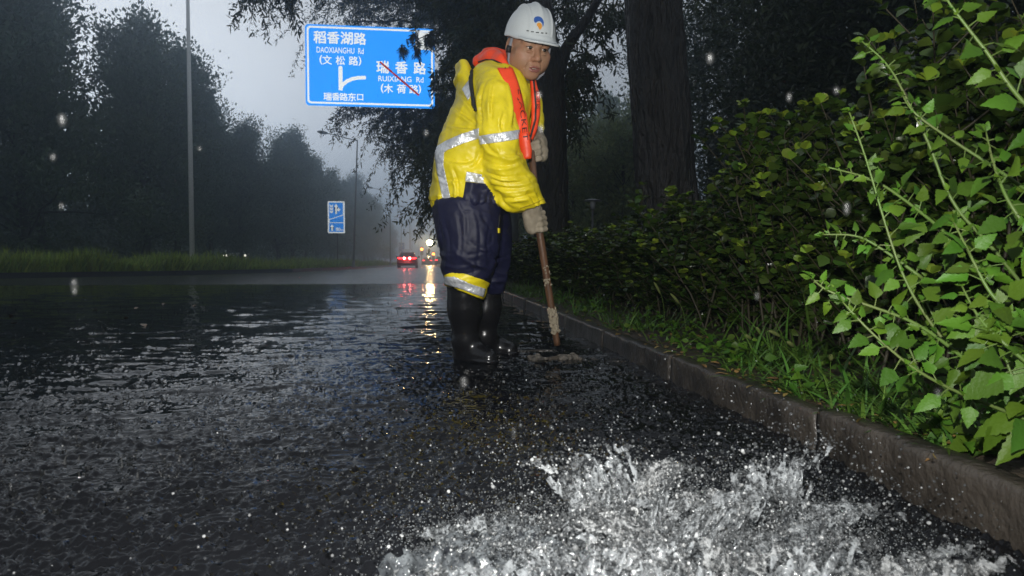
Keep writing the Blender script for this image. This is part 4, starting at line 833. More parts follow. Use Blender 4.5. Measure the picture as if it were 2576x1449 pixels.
V, F = tube(toW([(-.0865, .010, -.010), (-.0885, .010, -.022), (-.0875, .010, -.036)]), HS * .0105, 8); kid(V, F, 'strap_buckle', M['black'], helmet)

def creases(V_, N_, w_, lines, amp=1.0):
    """sharp folds pressed into the cloth along pixel strokes, with a soft ridge beside each"""
    ju, jv = pix(V_); jq = np.stack([ju, jv], -1); fr_ = N_[:, 1] < .1; tt_ = np.linspace(0, 1, 24); b0, b1, b2 = (1 - tt_) ** 2, 2 * tt_ * (1 - tt_), tt_ ** 2
    for pl in lines:
        pl = np.array(pl, float); mid = 2 * pl[1] - .5 * (pl[0] + pl[2]); cv = b0[:, None] * pl[0] + b1[:, None] * mid + b2[:, None] * pl[2]
        ii = np.where((np.abs(jq - pl[1]).max(1) < 95) & fr_)[0]
        if not len(ii): continue
        dd = jq[ii][:, None] - cv[None]; d2 = np.linalg.norm(dd, axis=2); jm = d2.argmin(1); ar = np.arange(len(ii)); tg = np.gradient(cv, axis=0)[jm]; s_d = d2[ar, jm] * np.sign(tg[:, 0] * dd[ar, jm, 1] - tg[:, 1] * dd[ar, jm, 0])
        env = np.sin(np.pi * np.clip(jm / 23, .04, .96)) ** .6; w_[ii] += amp * env * (-.0105 * np.exp(-(s_d / 3.2) ** 2) + .0075 * np.exp(-((s_d - 7) / 5.0) ** 2))
# ---------- jacket
TORSO = [(160, 1208, 1272, .05, .085), (178, 1192, 1300, .04, .15), (205, 1176, 1322, .03, .205), (240, 1154, 1332, .03, .228), (290, 1126, 1336, .02, .232), (340, 1104, 1330, .01, .228), (390, 1092, 1316, 0, .22), (440, 1086, 1300, 0, .215), (485, 1082, 1288, 0, .215), (500, 1079, 1284, 0, .215), (508, 1083, 1280, 0, .212), (526, 1084, 1278, 0, .21)]
ARM = [(176, 1212, 1286, -.10, .06), (192, 1200, 1296, -.13, .085), (225, 1193, 1298, -.17, .095), (275, 1193, 1301, -.20, .096), (330, 1197, 1303, -.215, .093), (385, 1209, 1310, -.215, .092), (430, 1221, 1328, -.205, .09), (455, 1230, 1338, -.195, .085)]
cuffA, cuffB = (1306, 538), (1374, 514)
def torso_sdf(P): return outline_loft(P, TORSO, 2.3)
def arm_sdf(P):
    d = smin(outline_loft(P, ARM, 2.1), chain(P, [pw(1272, 430, -.20), pw(1303, 478, -.18), pw(1341, 520, -.15)], [52 * SP, 50 * SP, 33 * SP], .02), .03)
    d = smin(d, capsule(P, pw(1330, 505, -.155), pw(1352, 536, -.145), 35 * SP, 33 * SP), .012)
    d = smin(d, capsule(P, pw(1273, 505, -.18), pw(1300, 520, -.165), 15 * SP, 17 * SP), .03)      # sagging cloth under the forearm
    return smax(d, half(P, cuffA, cuffB), .008)
def farm_sdf(P): return smax(chain(P, [pw(1300, 222, .16), pw(1326, 262, .22), pw(1338, 305, .18), pw(1340, 352, .10)], [48 * SP, 40 * SP, 30 * SP, 25 * SP], .03), half(P, (1322, 348), (1366, 352)), .006)
def hood_sdf(P):
    d = outline_loft(P, [(161, 1148, 1177, .08, .10), (180, 1148, 1183, .07, .12), (196, 1146, 1187, .07, .13), (206, 1142, 1190, .06, .14), (222, 1152, 1196, .05, .15), (250, 1150, 1200, .04, .15)], 2.6)
    return d
def jacket_sdf(P):
    d = smin(torso_sdf(P), hood_sdf(P), .015); d = smin(d, farm_sdf(P), .03); return smin(d, arm_sdf(P), .014)
jl, jh = (-.07, 2.72, .68), (.62, 3.48, 1.46)
JV, JF = surfnet(jacket_sdf, jl, jh, .0062); JN = vnormals(JV, JF)
f1 = np.stack([JV[:, 0] * 7 + JV[:, 2] * 4, JV[:, 1] * 6, JV[:, 2] * 10 - JV[:, 0] * 6], -1); f2 = np.stack([JV[:, 0] * 16 - JV[:, 2] * 9, JV[:, 1] * 12, JV[:, 2] * 24 + JV[:, 0] * 14], -1)
isarm = (arm_sdf(JV) < torso_sdf(JV)) & (JV[:, 1] < 3.05)
el = np.exp(-((JV - pw(1265, 435, -.2)) ** 2).sum(1) / .022); w1 = .018 * (0.35 - np.abs(vnoise(f1 * .8 + 3.1)) ** .8) + .0075 * (.35 - np.abs(vnoise(f2 * .8)) ** .8) + .0022 * (.3 - np.abs(vnoise(f2 * 2.1 + 7)))
w1 += el * .007 * np.sin((JV @ np.array([.4, 0, .9])) * 95 + 3 * vnoise(JV * 9)); hemw = np.exp(-((JV[:, 2] - pw(1180, 512)[2]) / .02) ** 2) * ~isarm
w1 += hemw * .004 * np.sin(JV[:, 0] * 170 + JV[:, 1] * 120 + 2 * vnoise(JV * 14))
CREASE = [[(1208, 398), (1258, 418), (1312, 404)], [(1216, 428), (1262, 446), (1330, 440)], [(1236, 468), (1290, 476), (1350, 462)], [(1228, 446), (1275, 462), (1338, 452)], [(1244, 205), (1236, 260), (1238, 318)], [(1284, 214), (1296, 262), (1292, 318)], [(1216, 214), (1206, 262), (1212, 325)],
    [(1158, 236), (1182, 262), (1204, 296)], [(1138, 268), (1170, 290), (1203, 312)], [(1128, 310), (1160, 318), (1198, 322)], [(1122, 398), (1160, 408), (1200, 398)], [(1098, 440), (1125, 452), (1165, 448)], [(1214, 372), (1205, 405), (1180, 428)], [(1140, 420), (1150, 470), (1148, 515)], [(1104, 480), (1108, 500), (1104, 520)],
    [(1260, 380), (1280, 395), (1310, 382)], [(1262, 500), (1300, 500), (1340, 488)], [(1250, 482), (1262, 510), (1290, 528)], [(1330, 488), (1344, 505), (1350, 522)], [(1350, 482), (1360, 500), (1362, 514)], [(1212, 340), (1230, 372), (1262, 392)], [(1270, 280), (1262, 310), (1266, 330)]]
creases(JV, JN, w1, CREASE); JV = JV + JN * w1[:, None]; JV = smooth(JV, JF, 1, .2); jacket = kid(JV, JF, 'jacket', M['yellow']); jb = bvh(JV, JF)
tmask = ~isarm[JF].any(1); tb = bvh(JV, JF[tmask]); ab = bvh(JV, JF[isarm[JF].all(1)])
patch(jb, [(1205, 322), (1160, 338), (1120, 356), (1096, 371)], [(1206, 348), (1165, 361), (1125, 378), (1094, 402)]).build('reflective_stripe', M['silver'], jacket)
patch(jb, [(1094, 372), (1098, 420), (1108, 470), (1117, 526)], [(1118, 380), (1116, 415), (1127, 465), (1139, 526)]).build('reflective_stripe', M['silver'], jacket)
patch(ab, [(1188, 343), (1210, 341), (1260, 334), (1308, 326)], [(1192, 366), (1215, 363), (1260, 357), (1308, 349)]).build('reflective_stripe', M['silver'], jacket)
patch(tb, [(1174, 432), (1210, 438), (1250, 444)], [(1171, 456), (1210, 461), (1262, 466)]).build('reflective_stripe', M['silver'], jacket)
patch(tb, [(1163, 225), (1185, 195)], [(1178, 252), (1190, 230)]).build('reflective_stripe', M['silver'], jacket)
patch(tb, [(1172, 457), (1167, 490), (1160, 522)], [(1262, 467), (1280, 500), (1284, 531)], off=.004).build('side_panel', M['navy'], jacket)
stroke(jb, [(1187, 176), (1186, 205), (1190, 240), (1197, 280)], 9, off=.008, thick=.006).build('harness_strap', M['black'], jacket)
M['seam'] = mat('seam thread', (0.42, 0.32, 0.008), 0.6, 0.3)
for sm_ in ([(1082, 503), (1110, 505), (1160, 507)], [(1308, 523), (1340, 513), (1371, 499)]): stroke(jb, sm_, 1.8, off=.0025, thick=.002, step=1.5).build('seam', M['seam'], jacket)
# ---------- life vest: a padded shell over the jacket plus a thick collar
def vest_sdf(P):
    t = smin(torso_sdf(P), hood_sdf(P) + .05, .01)
    sh = np.abs(t - .020) - .017
    near = smax(smax(sh, poly_px(P, [(1250, 170), (1290, 170), (1304, 205), (1313, 240), (1321, 290), (1328, 340), (1337, 380), (1337, 399), (1312, 400), (1290, 396), (1284, 330), (1282, 260), (1270, 215)]), .012), P[..., 1] - 3.10, .01)
    far = smax(smax(sh, poly_px(P, [(1334, 190), (1347, 196), (1356, 240), (1358, 280), (1354, 320), (1342, 350), (1332, 362), (1329, 345), (1336, 300), (1338, 250)]), .01), 3.02 - P[..., 1], .01)
    sh2 = t - .045
    far = smin(far, smax(chain(P, [pw(1336, 190, -.05), pw(1346, 240, -.06), pw(1347, 290, -.06), pw(1337, 345, -.07)], [.016, .022, .022, .018], .02), poly_px(P, [(1330, 188), (1347, 192), (1357, 240), (1359, 285), (1352, 325), (1337, 352), (1328, 348), (1337, 300), (1337, 240)]), .008), .008)
    low = chain(P, [pw(1316, 300, -.20), pw(1322, 345, -.21), pw(1327, 392, -.21)], [.030, .036, .036], .01)
    low = smax(low, poly_px(P, [(1296, 285), (1325, 285), (1331, 340), (1338, 378), (1337, 399), (1310, 401), (1298, 340)]), .006)
    col_ = chain(P, [pw(1206, 156, .07), pw(1238, 146, .0), pw(1264, 158, -.08), pw(1288, 190, -.13), pw(1305, 235, -.165), pw(1312, 290, -.18)], [.020, .038, .036, .030, .026, .024], .03, .8)
    col_ = smax(col_, poly_px(P, [(1190, 166), (1200, 139), (1218, 128), (1240, 121), (1262, 126), (1274, 150), (1296, 190), (1312, 240), (1330, 330), (1296, 330), (1292, 240), (1272, 200), (1248, 168), (1215, 170)]), .008)
    bk = smax(chain(P, [pw(1206, 154, .08), pw(1240, 136, .14), pw(1290, 150, .16)], [.03, .04, .03], .03), -(P[..., 2] - 1.2), .01)
    return smin(smin(smin(smin(near, far, .01), low, .012), col_, .012), bk, .01)
VV, VF = surfnet(vest_sdf, (.10, 2.80, .90), (.56, 3.36, 1.47), .0046); VN = vnormals(VV, VF); VV = VV + VN * (.004 * fbm(VV * 16, 3))[:, None]; VV = smooth(VV, VF, 1, .4)
vest = kid(VV, VF, 'life_vest', M['orange']); vb = bvh(VV, VF)
stroke(vb, [(1204, 156), (1222, 150), (1242, 151), (1262, 160), (1272, 172)], 3.5, off=.004, thick=.004, step=1.5).build('vest_trim', M['black'], vest)
stroke(vb, [(1341, 194), (1345, 225), (1348, 265), (1347, 300), (1340, 325), (1335, 345)], 4.5, off=.003, thick=.003, step=1.5).build('vest_trim', M['black'], vest)
stroke(vb, [(1334, 340), (1337, 360), (1339, 380), (1338, 394)], 3, off=.003, thick=.003, step=1.5).build('vest_trim', M['black'], vest)
def vest_text(body, a, b, height, bold, upright=False):
    V, F = text_arrays(body, 1.0, bold); e = V.max(0) - V.min(0); a, b = np.array(a, float), np.array(b, float); L_ = np.linalg.norm(b - a); d = (b - a) / L_; upv = np.array([-d[1], d[0]]) * -1
    x = (V[:, 0] - V[:, 0].min()) / e[0] * L_; y = V[:, 1] / e[1] * height; q = a + x[:, None] * d + y[:, None] * upv; P = []
    for u, v in q:
        dd = ray(u, v).normalized(); h = vb.ray_cast(CAM, dd); P.append(tuple(h[0] - dd * .004) if h[0] is not None and h[0].y < 3.3 else None)
    ok = np.array([p is not None for p in P]); F = F[ok[F].all(1)]; P = np.array([p if p else (0, 0, 0) for p in P])
    us = np.unique(F); mp = np.full(len(P), -1); mp[us] = np.arange(len(us)); return MB().add(P[us], mp[F])
vest_text('LIFE JACKET', (1302, 186), (1321, 353), 16, .02).build('lettering', M['black'], vest, False)
for ch, (u, v) in zip('救生衣', ((1351, 233), (1353.5, 250), (1353, 267))):
    V, F = text_arrays(ch, 1.0, .01); P = []
    for x, y in V[:, :2]:
        dd = ray(u + x * 9, v - y * 14).normalized(); h = vb.ray_cast(CAM, dd); P.append(tuple(h[0] - dd * .004) if h[0] is not None else None)
    ok = np.array([p is not None for p in P]); F = F[ok[F].all(1)]
    if len(F):
        P = np.array([p if p else (0, 0, 0) for p in P]); us = np.unique(F); mp = np.full(len(P), -1); mp[us] = np.arange(len(us)); MB().add(P[us], mp[F]).build('lettering', M['black'], vest, False)

# ---------- trousers
NEAR = [(505, 1090, 1262, -.04, .17), (540, 1091, 1262, -.05, .165), (580, 1098, 1258, -.06, .155), (630, 1107, 1252, -.08, .14), (665, 1111, 1245, -.08, .128), (690, 1117, 1236, -.07, .115), (720, 1124, 1224, -.06, .098), (756, 1128, 1214, -.05, .085)]
FAR = [(505, 1150, 1274, .06, .16), (540, 1160, 1281, .08, .16), (590, 1165, 1284, .10, .15), (650, 1175, 1283, .13, .14), (690, 1190, 1277, .15, .12), (722, 1205, 1271, .17, .11), (745, 1214, 1262, .18, .085)]
def near_leg(P): return smax(outline_loft(P, NEAR, 2.2), half(P, (1110, 711), (1240, 763)), .006)
def far_leg(P): return smax(outline_loft(P, FAR, 2.2), half(P, (1150, 748), (1290, 734)), .012)
def trousers_sdf(P): return smin(near_leg(P), far_leg(P), .02)
TV, TF = surfnet(trousers_sdf, (-.05, 2.82, .28), (.42, 3.50, .82), .0062); TN = vnormals(TV, TF)
w = None; q1 = np.stack([TV[:, 0] * 15 + TV[:, 2] * 4, TV[:, 1] * 9, TV[:, 2] * 7 + TV[:, 0] * 5], -1); q2 = np.stack([TV[:, 0] * 9, TV[:, 1] * 9, TV[:, 2] * 26 + TV[:, 0] * 8], -1)
kn = np.exp(-((TV[:, 2] - .44) / .10) ** 2); w = .010 * (.5 - np.abs(vnoise(q1 + 5))) + (.004 + .012 * kn) * (.5 - np.abs(vnoise(q2 + 2)))
creases(TV, TN, w, [[(1150, 540), (1161, 600), (1150, 660)], [(1195, 535), (1206, 610), (1190, 690)], [(1232, 560), (1224, 620), (1234, 690)], [(1118, 550), (1131, 615), (1127, 680)], [(1113, 650), (1150, 668), (1205, 653)], [(1118, 672), (1160, 690), (1218, 676)], [(1258, 560), (1264, 620), (1250, 690)],
    [(1172, 530), (1176, 570), (1170, 620)], [(1210, 530), (1222, 560), (1240, 580)], [(1105, 560), (1112, 590), (1110, 630)], [(1215, 640), (1250, 652), (1278, 640)], [(1222, 690), (1248, 700), (1276, 688)], [(1140, 610), (1170, 640), (1215, 630)]], .38)
TV = TV + TN * w[:, None]; TV = smooth(TV, TF, 1, .35); trousers = kid(TV, TF, 'trousers', M['navy'])
nm = (near_leg(TV) < far_leg(TV))[TF].all(1); nb = bvh(TV, TF[nm])
patch(nb, [(1120, 691), (1140, 686), (1165, 687), (1195, 697), (1215, 703), (1232, 712)], [(1121, 716), (1140, 723), (1165, 732), (1190, 742), (1212, 751), (1228, 757)], off=.006, thick=.004).build('trouser_cuff', M['yellow'], trousers)
patch(nb, [(1123, 694), (1145, 697), (1170, 706), (1195, 716), (1217, 725)], [(1122, 712), (1145, 718), (1170, 727), (1193, 737), (1212, 745)], off=.011, thick=.004).build('reflective_stripe', M['silver'], trousers)
tb2 = bvh(TV, TF); stroke(tb2, [(1254, 574), (1255, 586)], 4.5, off=.004, thick=.004, step=1.0).build('zip_pull', M['yellow'], trousers)
stroke(tb2, [(1258, 540), (1256, 556), (1254, 572)], 2.5, off=.003, thick=.003, step=1.0).build('zip', M['black'], trousers)

# ---------- boots (toes to the right)
def boot_sdf(top, ank, heel, toe, rt_, ra):
    def f(P):
        d = chain(P, [top, (np.array(top) * .55 + np.array(ank) * .45), ank, heel], [rt_, rt_ * .93, ra, ra * .92], .03)
        d = smin(d, chain(P, [np.array(heel) + [0, 0, .01], (np.array(heel) * .45 + np.array(toe) * .55) + [0, 0, .012], toe], [.046, .046, .040], .02), .03)
        sole = smax(chain(P, [heel, toe], [.052, .050], .02), np.abs(P[..., 2] - .018) - .016, .004)
        return smax(smin(d, sole, .006), np.maximum(.001 - P[..., 2], P[..., 2] - top[2]), .004)
    return f
b1 = boot_sdf(pw(1167, 715, -.03), pw(1172, 855, .02), np.array([pw(1172, 880, .05)[0], 3.15, .045]), np.array([pw(1226, 900, .02)[0], 3.04, .045]), .078, .060)
V, F = surfnet(b1, (-.05, 2.90, -.01), (.42, 3.32, .48), .006); N = vnormals(V, F); V = V + N * (.004 * vnoise(V * np.array([8, 8, 26])))[:, None]; kid(V, F, 'boot', M['boot'])
b2 = boot_sdf(pw(1226, 715, .17), pw(1218, 850, .20), np.array([pw(1214, 860, .25)[0], 3.36, .045]), np.array([pw(1248, 870, .25)[0] + .06, 3.30, .045]), .074, .058)
V, F = surfnet(b2, (.0, 3.08, -.01), (.55, 3.52, .46), .006); N = vnormals(V, F); V = V + N * (.004 * vnoise(V * np.array([8, 8, 26]) + 4))[:, None]; kid(V, F, 'boot', M['boot'])

# ---------- shovel and the two gloved hands round its handle
sA = pw(1336, 370, -.03); sB = pw(1352, 552, -.10); sC = pw(1402, 868, -.02); sC[2] = max(sC[2], .03)
M['wood'] = mat('wet wooden handle', (0.115, 0.058, 0.030), 0.38, 0.5, var=(0.06, 0.032, 0.018), vscale=14, bump=0.3, bscale=60, bdist=0.003, stretch=(6, 6, .5))
M['mortar'] = mat('dried mortar', (0.24, 0.205, 0.15), 0.8, 0.2, var=(0.2, 0.17, 0.12), vscale=60, bump=0.8, bscale=90, bdist=0.006)
M['iron'] = mat('dirty shovel iron', (0.03, 0.027, 0.024), 0.5, 0.5, metal=0.3, var=(0.07, 0.055, 0.04), vscale=20)
shovel = empty('shovel', (sC[0], sC[1], 0), 'long wooden shovel with mortar on its shaft, pushed into the drain', 'shovel'); so = np.array(shovel.location)
hp_ = [sA - (sB - sA) * .10, sA, sA * .5 + sB * .5, sB, sB * .7 + sC * .3, sB * .35 + sC * .65, sC]
V, F = trunk_mesh(hp_, [.0155, .016, .0165, .017, .017, .0165, .015], 16, .004, 2.0, res=.02).v[0], trunk_mesh(hp_, [.02] * 7, 16, .0, 2.0, res=.02).f
MB().add(V - so, F).build('handle', M['wood'], shovel)
gm = np.random.default_rng(9)
for (f0, f1, n_, rr) in ((.70, .90, 90, .010), (.36, .52, 26, .006)):
    mm = MB()
    for k in range(n_):
        f = gm.uniform(f0, f1); c = sB + (sC - sB) * f; a = gm.uniform(3.4, 6.4); nrm = np.array([math.cos(a), math.sin(a), 0]); V, F = lathe([(max(1e-4, math.sin(t)), -math.cos(t)) for t in np.linspace(0, math.pi, 5)], 6)
        mm.add(c + nrm * .0155 + V * gm.uniform(.4, 1.1, 3) * rr * np.array([1, 1, 1.3]) - so, F)
    mm.build('mortar_crust', M['mortar'], shovel, False)

bt = [(-.07, -.085), (.07, -.085), (.078, -.12), (.06, -.20), (0, -.25), (-.06, -.20), (-.078, -.12)]
bl = MB(); dn = (sC - sB) / np.linalg.norm(sC - sB); wd = np.cross(dn, [0.25, 1, 0]); wd /= np.linalg.norm(wd); nn = np.cross(wd, dn)
V = np.array([sC + wd * x - dn * (z + .03) + nn * (.02 * (x / .1) ** 2 + o) for o in (0, .004) for x, z in bt]); k = len(bt)
bl.add(V - so, [np.arange(k)[None], np.arange(k, 2 * k)[::-1][None], np.array([(i, i + k, (i + 1) % k + k, (i + 1) % k) for i in range(k)])]); bl.build('blade', M['iron'], shovel, False)
def hand(wrist, grip, axis, palm_dir, side, name='glove', scale=1.0):
    """gloved fist: back of the hand from wrist to grip, four fingers wrapped round the handle, thumb closing against them"""
    ax = axis / np.linalg.norm(axis); e1 = palm_dir - ax * (palm_dir @ ax); e1 /= np.linalg.norm(e1); e2 = np.cross(ax, e1) * side
    s = scale; P0 = grip + e1 * .034 * s
    def f(P):
        d = capsule(P, wrist, wrist * .4 + P0 * .6, .036 * s, .037 * s); d = smin(d, chain(P, [P0 - ax * .030 * s, P0 + ax * .034 * s], [.026 * s, .024 * s], .01), .025); d = smin(d, capsule(P, wrist * .35 + P0 * .65, P0 + ax * .012, .034 * s, .030 * s), .02)
        for i in range(4):
            off = (-.036 + .0245 * i) * s; rr = (.0125, .0132, .0128, .0112)[i] * s; rg = .030 * s; tt = np.array([20, 75, 135, 195 + (8, 14, 10, -6)[i]]) * math.pi / 180
            pts = [grip + ax * (off + .003 * k) + (e1 * math.cos(t) + e2 * math.sin(t)) * (rg + (.006 * s if k == 1 else 0)) for k, t in enumerate(tt)]
            d = smin(d, chain(P, pts, [rr * 1.08, rr * 1.05, rr, rr * .9], .004), .005)
        th = [P0 - ax * .036 * s - e2 * .012, grip - ax * .052 * s + (e1 * .3 - e2) * .030 * s, grip - ax * .048 * s + (-e1 * .8 - e2 * .3) * .031 * s]
        return smin(d, chain(P, th, [.017 * s, .0145 * s, .012 * s], .006), .008)
    c = (wrist + grip) / 2; V, F = surfnet(f, c - .13, c + .13, .0036); N = vnormals(V, F); V = V + N * (.0018 * vnoise(V * 60))[:, None]
    g_ = kid(V, F, name, M['glove']); return g_
tow = -np.array(ray(1350, 550)); tow /= np.linalg.norm(tow)
g1 = sB + (sB - sA) / np.linalg.norm(sB - sA) * .004
hand(pw(1341, 512, -.15), g1, sC - sB, np.array([-.75, 0, .55]) + tow * .35, -1)
hand(pw(1347, 335, .10), pw(1343, 378, -.01) * 1.0, sC - sB, np.array([.9, .15, .35]), 1)
# ================================================================== HEDGE, WEEDS AND GRASS BESIDE THE KERB
def leaf_tpl(rows, fold=0.15, curl=0.18):
    """leaf blade from (x, half width) rows: midrib plus two edges"""
    v = []; f = []
    for x, w in rows: v += [(x, w, fold * w - curl * x * x), (x, 0, -curl * x * x), (x, -w, fold * w - curl * x * x)]
    for i in range(len(rows) - 1): a = i * 3; f += [(a, a + 1, a + 4, a + 3), (a + 1, a + 2, a + 5, a + 4)]
    return np.array(v), [np.array(f)]
HL = leaf_tpl([(0, .02), (.25, .24), (.6, .48), (.88, .34), (1, .04)])
GROWS = ([(0, .03), (.06, .14), (.15, .34), (.24, .46), (.31, .40), (.38, .43), (.47, .33), (.56, .35), (.66, .24), (.75, .23), (.86, .12), (1, .02)])
GLS = [leaf_tpl(GROWS, *fc_) for fc_ in ((.10, .05), (.45, .30), (-.15, .45), (.25, .16))]
def shrub_parts(seed, w, h, n_st, dens):
    g = np.random.default_rng(seed); st = MB(); lf = MB(); yg = MB(); P = []; D = []; N = []; S = []; YP_ = []; YD = []; YS_ = []
    for k in range(n_st):
        b = np.array([g.normal() * w * .18, g.normal() * w * .18, -.02]); top = np.array([g.normal() * w * .36, g.normal() * w * .36, h * g.uniform(.62, 1.03)])
        t = np.linspace(0, 1, 8)[:, None]; c = b + (top - b) * t ** np.array([1.3, 1.3, 1]) + g.normal(size=(8, 3)) * .02 * t; st.add(*tube(c, np.linspace(.007, .0025, 8), 5, False))
        branches = [(c[3:], 1.0)]
        for j in range(9):
            f = g.uniform(.07, .95); o = np.array([np.interp(f, t[:, 0], c[:, q]) for q in range(3)]); a = g.random() * 6.28; d = np.array([math.cos(a), math.sin(a), g.uniform(.5, 1.4)]); d /= np.linalg.norm(d); l = g.uniform(.12, .30) * (h + .3)
            if o[2] + d[2] * l > h * 1.04: l *= .5
            tt = np.linspace(0, 1, 5)[:, None]; bc = o + d * l * tt + np.array([0, 0, .05]) * tt ** 2; st.add(*tube(bc, np.linspace(.0035, .0016, 5), 4, False)); branches.append((bc, l))
        for bc, l in branches:
            L_ = np.linalg.norm(np.diff(bc, axis=0), axis=1).sum(); nn = max(4, int(L_ / .022 * dens)); u = np.sort(g.random(nn)); pp = np.stack([np.interp(u, np.linspace(0, 1, len(bc)), bc[:, q]) for q in range(3)], -1)
            ax = (bc[-1] - bc[0]) / (np.linalg.norm(bc[-1] - bc[0]) + 1e-6)
            for sgn in (1, -1):
                a = g.random(nn) * 6.28; d = np.stack([np.cos(a), np.sin(a), g.uniform(-.1, .6, nn)], -1) + ax * .5; P.append(pp + d * .004); D.append(d); N.append(np.array([0, 0, 1.0]) + g.normal(size=(nn, 3)) * .45); S.append(g.uniform(.028, .050, nn))
            if g.random() < .6:
                m = g.integers(4, 8); a = np.arange(m) * 2.4 + g.random(); YP_.append(np.tile(bc[-1], (m, 1))); YD.append(np.stack([np.cos(a) * .8, np.sin(a) * .8, g.uniform(.5, 1.3, m)], -1)); YS_.append(g.uniform(.024, .042, m))
    P = np.concatenate(P); S = np.concatenate(S); lf.add(*inst(*HL, P, np.concatenate(D), np.concatenate(N), S))
    YP2 = np.concatenate(YP_); yg.add(*inst(*HL, YP2, np.concatenate(YD), np.array([0, 0, 1.0]) + g.normal(size=YP2.shape) * .4, np.concatenate(YS_)))
    return (st.mesh('stems'), M['shrub_stem']), (lf.mesh('foliage'), M['shrub_leaf']), (yg.mesh('young_leaves'), M['shrub_tip'])
SV = [shrub_parts(s, .62, 1.0, 15, 1.0) for s in (41, 42, 43)]
def shrub_thing(k, loc, label, group, s, sz, rz):
    r = empty('shrub', loc, label, 'shrub', group, rz); r.scale = (s, s, sz)
    for nm, (me, m_) in zip(('stems', 'foliage', 'young_leaves'), SV[k]):
        o = bpy.data.objects.new(nm, me); COL.objects.link(o); o.parent = r
        if not len(me.materials): me.materials.append(m_)
g = np.random.default_rng(51)
NEARS = [(1.78, 1.78, 1.10, 'hedge shrub at the right edge with bright young tips, behind the tall weeds'), (1.72, 2.15, 1.10, 'hedge shrub just below the near park lamp, bright young leaves on top'), (1.66, 2.6, 1.02, 'glossy hedge shrub behind the middle of the tall weeds'),
         (1.62, 3.05, .98, 'glossy hedge shrub whose bright tips stand highest left of the weeds'), (1.66, 3.5, .84, 'dark glossy shrub in the hedge dip left of the bright tips'), (1.62, 4.0, .72, 'dark shrub in front of the right side of the thick trunk'), (1.66, 4.5, .66, 'dark shrub in front of the foot of the thick trunk')]
for k, (x, y, h, lab) in enumerate(NEARS): shrub_thing(k % 3, (x, y, .10), lab, 'hedge shrubs along the kerb', 1.05, h, g.random() * 6)
for k in range(26):
    y = 5.0 + k * .52 + .008 * k * k; shrub_thing(k % 3, (1.62 + g.normal() * .06, y, .10), 'dark far hedge shrub in the row behind the shovel and worker', 'dark far hedge shrubs', 1.15, .66 + .04 * g.normal(), g.random() * 6)
for k in range(15):
    y = 2.2 + k * .62; shrub_thing((k + 1) % 3, (2.28 + g.normal() * .08, y, .10), 'back row hedge shrub, mostly hidden behind the front row', 'back row hedge shrubs', 1.2, (1.02 if y < 3.2 else .70) + .05 * g.normal(), g.random() * 6)
# --- tall lobed-leaf weeds leaning over the kerb
def weed(path, label, Y0, Y1, n, size, tip=True, bare=0.0, r0=.0036):
    n = int(n * 2.0); size *= .86
    """path: pixel points from root to tip with the distance running from Y0 to Y1"""
    m = len(path); pts = np.array([at(u, v, Y0 + (Y1 - Y0) * i / (m - 1)) for i, (u, v) in enumerate(path)]); base = pts[0].copy()
    r = empty('weed', tuple(base), label, 'weed', 'tall lobed leaf weeds over the kerb'); t = np.linspace(0, 1, 6 * m)
    c = np.stack([np.interp(t, np.linspace(0, 1, m), pts[:, k]) for k in range(3)], -1); k3 = np.ones(7) / 7
    c2 = np.stack([np.convolve(np.pad(c[:, k], 3, mode='edge'), k3, 'valid') for k in range(3)], -1); c2[0], c2[-1] = c[0], c[-1]; c = c2 - base
    sm = MB().add(*tube(c, np.linspace(r0, .0014, len(c)), 7)); lf = MB(); P = []; D = []; N = []; S = []
    ax = np.gradient(c, axis=0)
    for i in range(n):
        f = bare + (1 - bare) * (i + g.random() * .7) / n; j = int(f * (len(c) - 1)); o = c[j]; a = ax[j] / np.linalg.norm(ax[j]); side = np.cross(a, [0, -1, 0]); side /= np.linalg.norm(side) + 1e-6; q = side * (1 if i % 2 else -1) + g.normal(size=3) * .35 + a * .35 + np.array([0, -.25, .1]); q /= np.linalg.norm(q)
        s = size * (1.05 - .62 * f) * g.uniform(.7, 1.25); pl = s * g.uniform(.35, .65); tt = np.linspace(0, 1, 4)[:, None]; pc = o + q * pl * tt + np.array([0, 0, -.10 * pl]) * tt ** 2; sm.add(*tube(pc, [.0014, .0011, .0010, .0009], 5, False))
        P.append(pc[-1]); D.append(q + np.array([0, 0, -.35]) + g.normal(size=3) * .25); N.append(np.array([-.25, -.75, .65]) + g.normal(size=3) * .38); S.append(s)
        if g.random() < .55:       # small leaves in the axil
            for w in range(g.integers(1, 4)): P.append(o + g.normal(size=3) * .006); D.append(q * .5 + a + g.normal(size=3) * .5); N.append(np.array([-.2, -.7, .6]) + g.normal(size=3) * .5); S.append(s * g.uniform(.25, .45))
    if tip:
        for w in range(7): P.append(c[-1]); D.append(ax[-1] / np.linalg.norm(ax[-1]) + g.normal(size=3) * .7); N.append(np.array([-.2, -.7, .6]) + g.normal(size=3) * .5); S.append(size * g.uniform(.22, .5))
    S = np.array(S); P = np.array(P); D = np.array(D); N = np.array(N); S3 = np.stack([S * 1.08, S * g.uniform(.62, .92, len(S)), S], -1); kd_ = g.integers(0, 4, len(S))
    for q_ in range(4):
        mk = kd_ == q_
        if mk.any(): lf.add(*inst(*GLS[q_], P[mk], D[mk], N[mk], S3[mk]))
    sm.build('stem', M['weed_stem'], r); lf.build('leaves', M['weed_leaf'], r)
